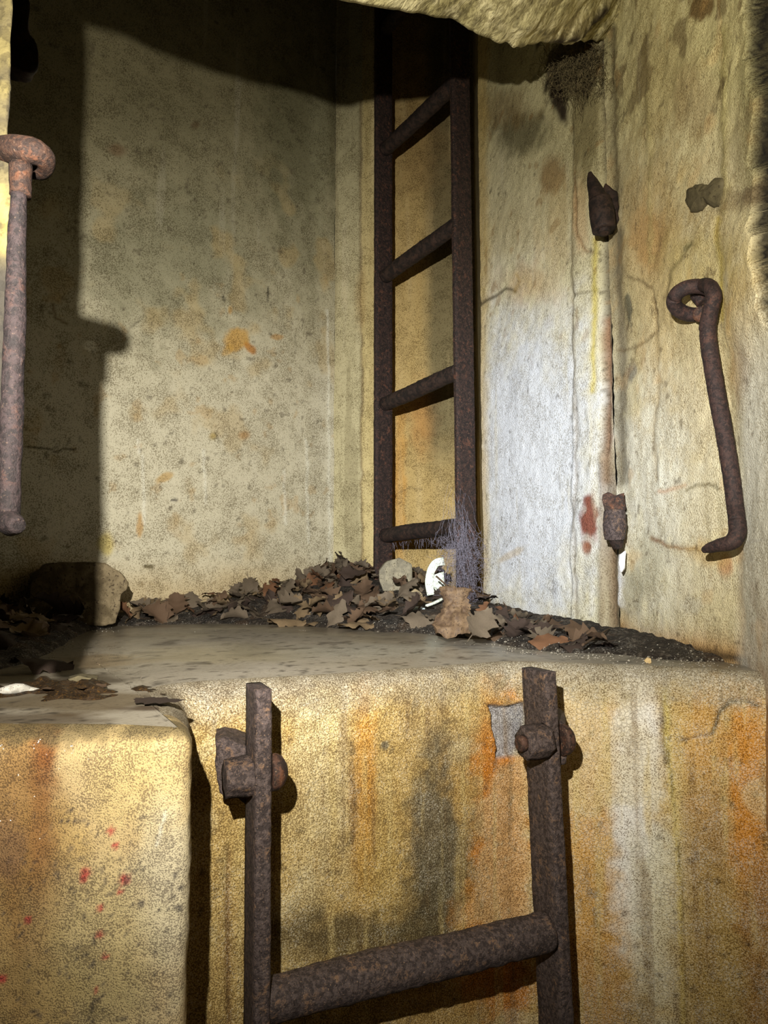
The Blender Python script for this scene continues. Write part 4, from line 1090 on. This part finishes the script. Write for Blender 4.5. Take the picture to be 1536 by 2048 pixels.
# cobwebs and roots
def strand(p, q, sag, n=7, jit=.003):
    out = []
    for i in range(n):
        t = i / (n - 1); v = p * (1 - t) + q * t; v = v + np.array([rnd.uniform(-jit, jit), rnd.uniform(-jit, jit), rnd.uniform(-jit, jit) - sag * math.sin(math.pi * t)]) * (0 < i < n - 1); out.append(v)
    return out


M_WEB = simple('dusty_web', (94, 90, 102), (146, 142, 156), 300, 1.0)
S = []
for k in range(130):
    x = rnd.uniform(896, 940); y = rnd.triangular(960, 1110, 1090); a = at(x, y, 1.345 + rnd.uniform(-.01, .01))
    x2 = x + rnd.gauss(4, 22) * (1 + (1090 - y) / 140); x2 = min(max(x2, 862), 972); b = at(x2, rnd.uniform(1060, 1200), 1.32 + rnd.uniform(-.03, .04)); S.append(strand(a, b, .004))
for k in range(300):
    x, y = rnd.uniform(882, 966), rnd.uniform(1085, 1200); a = at(x, y, 1.31 + rnd.uniform(-.03, .05)); b = at(x + rnd.gauss(0, 20), y + rnd.gauss(0, 18), 1.31 + rnd.uniform(-.03, .05)); S.append(strand(a, b, .003, 8, .004))
for k in range(60):
    x = rnd.uniform(782, 896); a = at(x, 1086 - (x - 782) * .13, 1.59 - (x - 782) / 116 * .2); S.append(strand(a, a + np.array([rnd.uniform(-.006, .006), 0, -rnd.uniform(.004, .024)]), 0, 4, .0015))
wb = fibres('cobweb', S, .00016, M_WEB); tag(wb, 'dusty lilac grey cobweb around the foot of the ladder stile', 'cobweb', kind='stuff')
M_ROOT = simple('root_fibre', (70, 60, 40), (120, 108, 76), 200, 1.0)
S = []
for k in range(150):
    x = rnd.uniform(1092, 1214); y = rnd.uniform(84, 150); a = at(x, y, 1.03 + (1212 - x) / 112 * .10)
    x2 = x * .55 + 1150 * .45 + rnd.gauss(0, 22); x2 = min(x2, 1212); b = at(x2, y + rnd.uniform(10, 110) * (1 - abs(x2 - 1150) / 130), 1.03 + max(0, 1212 - x2) / 112 * .10 - rnd.uniform(0, .03)); S.append(strand(a, b, 0, 8, .005))
for k in range(150):
    x, y = rnd.uniform(1096, 1208), rnd.uniform(90, 190); Yr = 1.0 + (1212 - x) / 112 * .10; a = at(x, y, Yr); b = at(x + rnd.gauss(0, 26), y + rnd.gauss(0, 14), Yr + rnd.uniform(-.02, .02)); S.append(strand(a, b, 0, 7, .005))
rt = fibres('root_tangle', S, .0004, M_ROOT); tag(rt, 'tangle of dusty roots hanging in the crevice at the top of the joint', 'roots', kind='stuff')
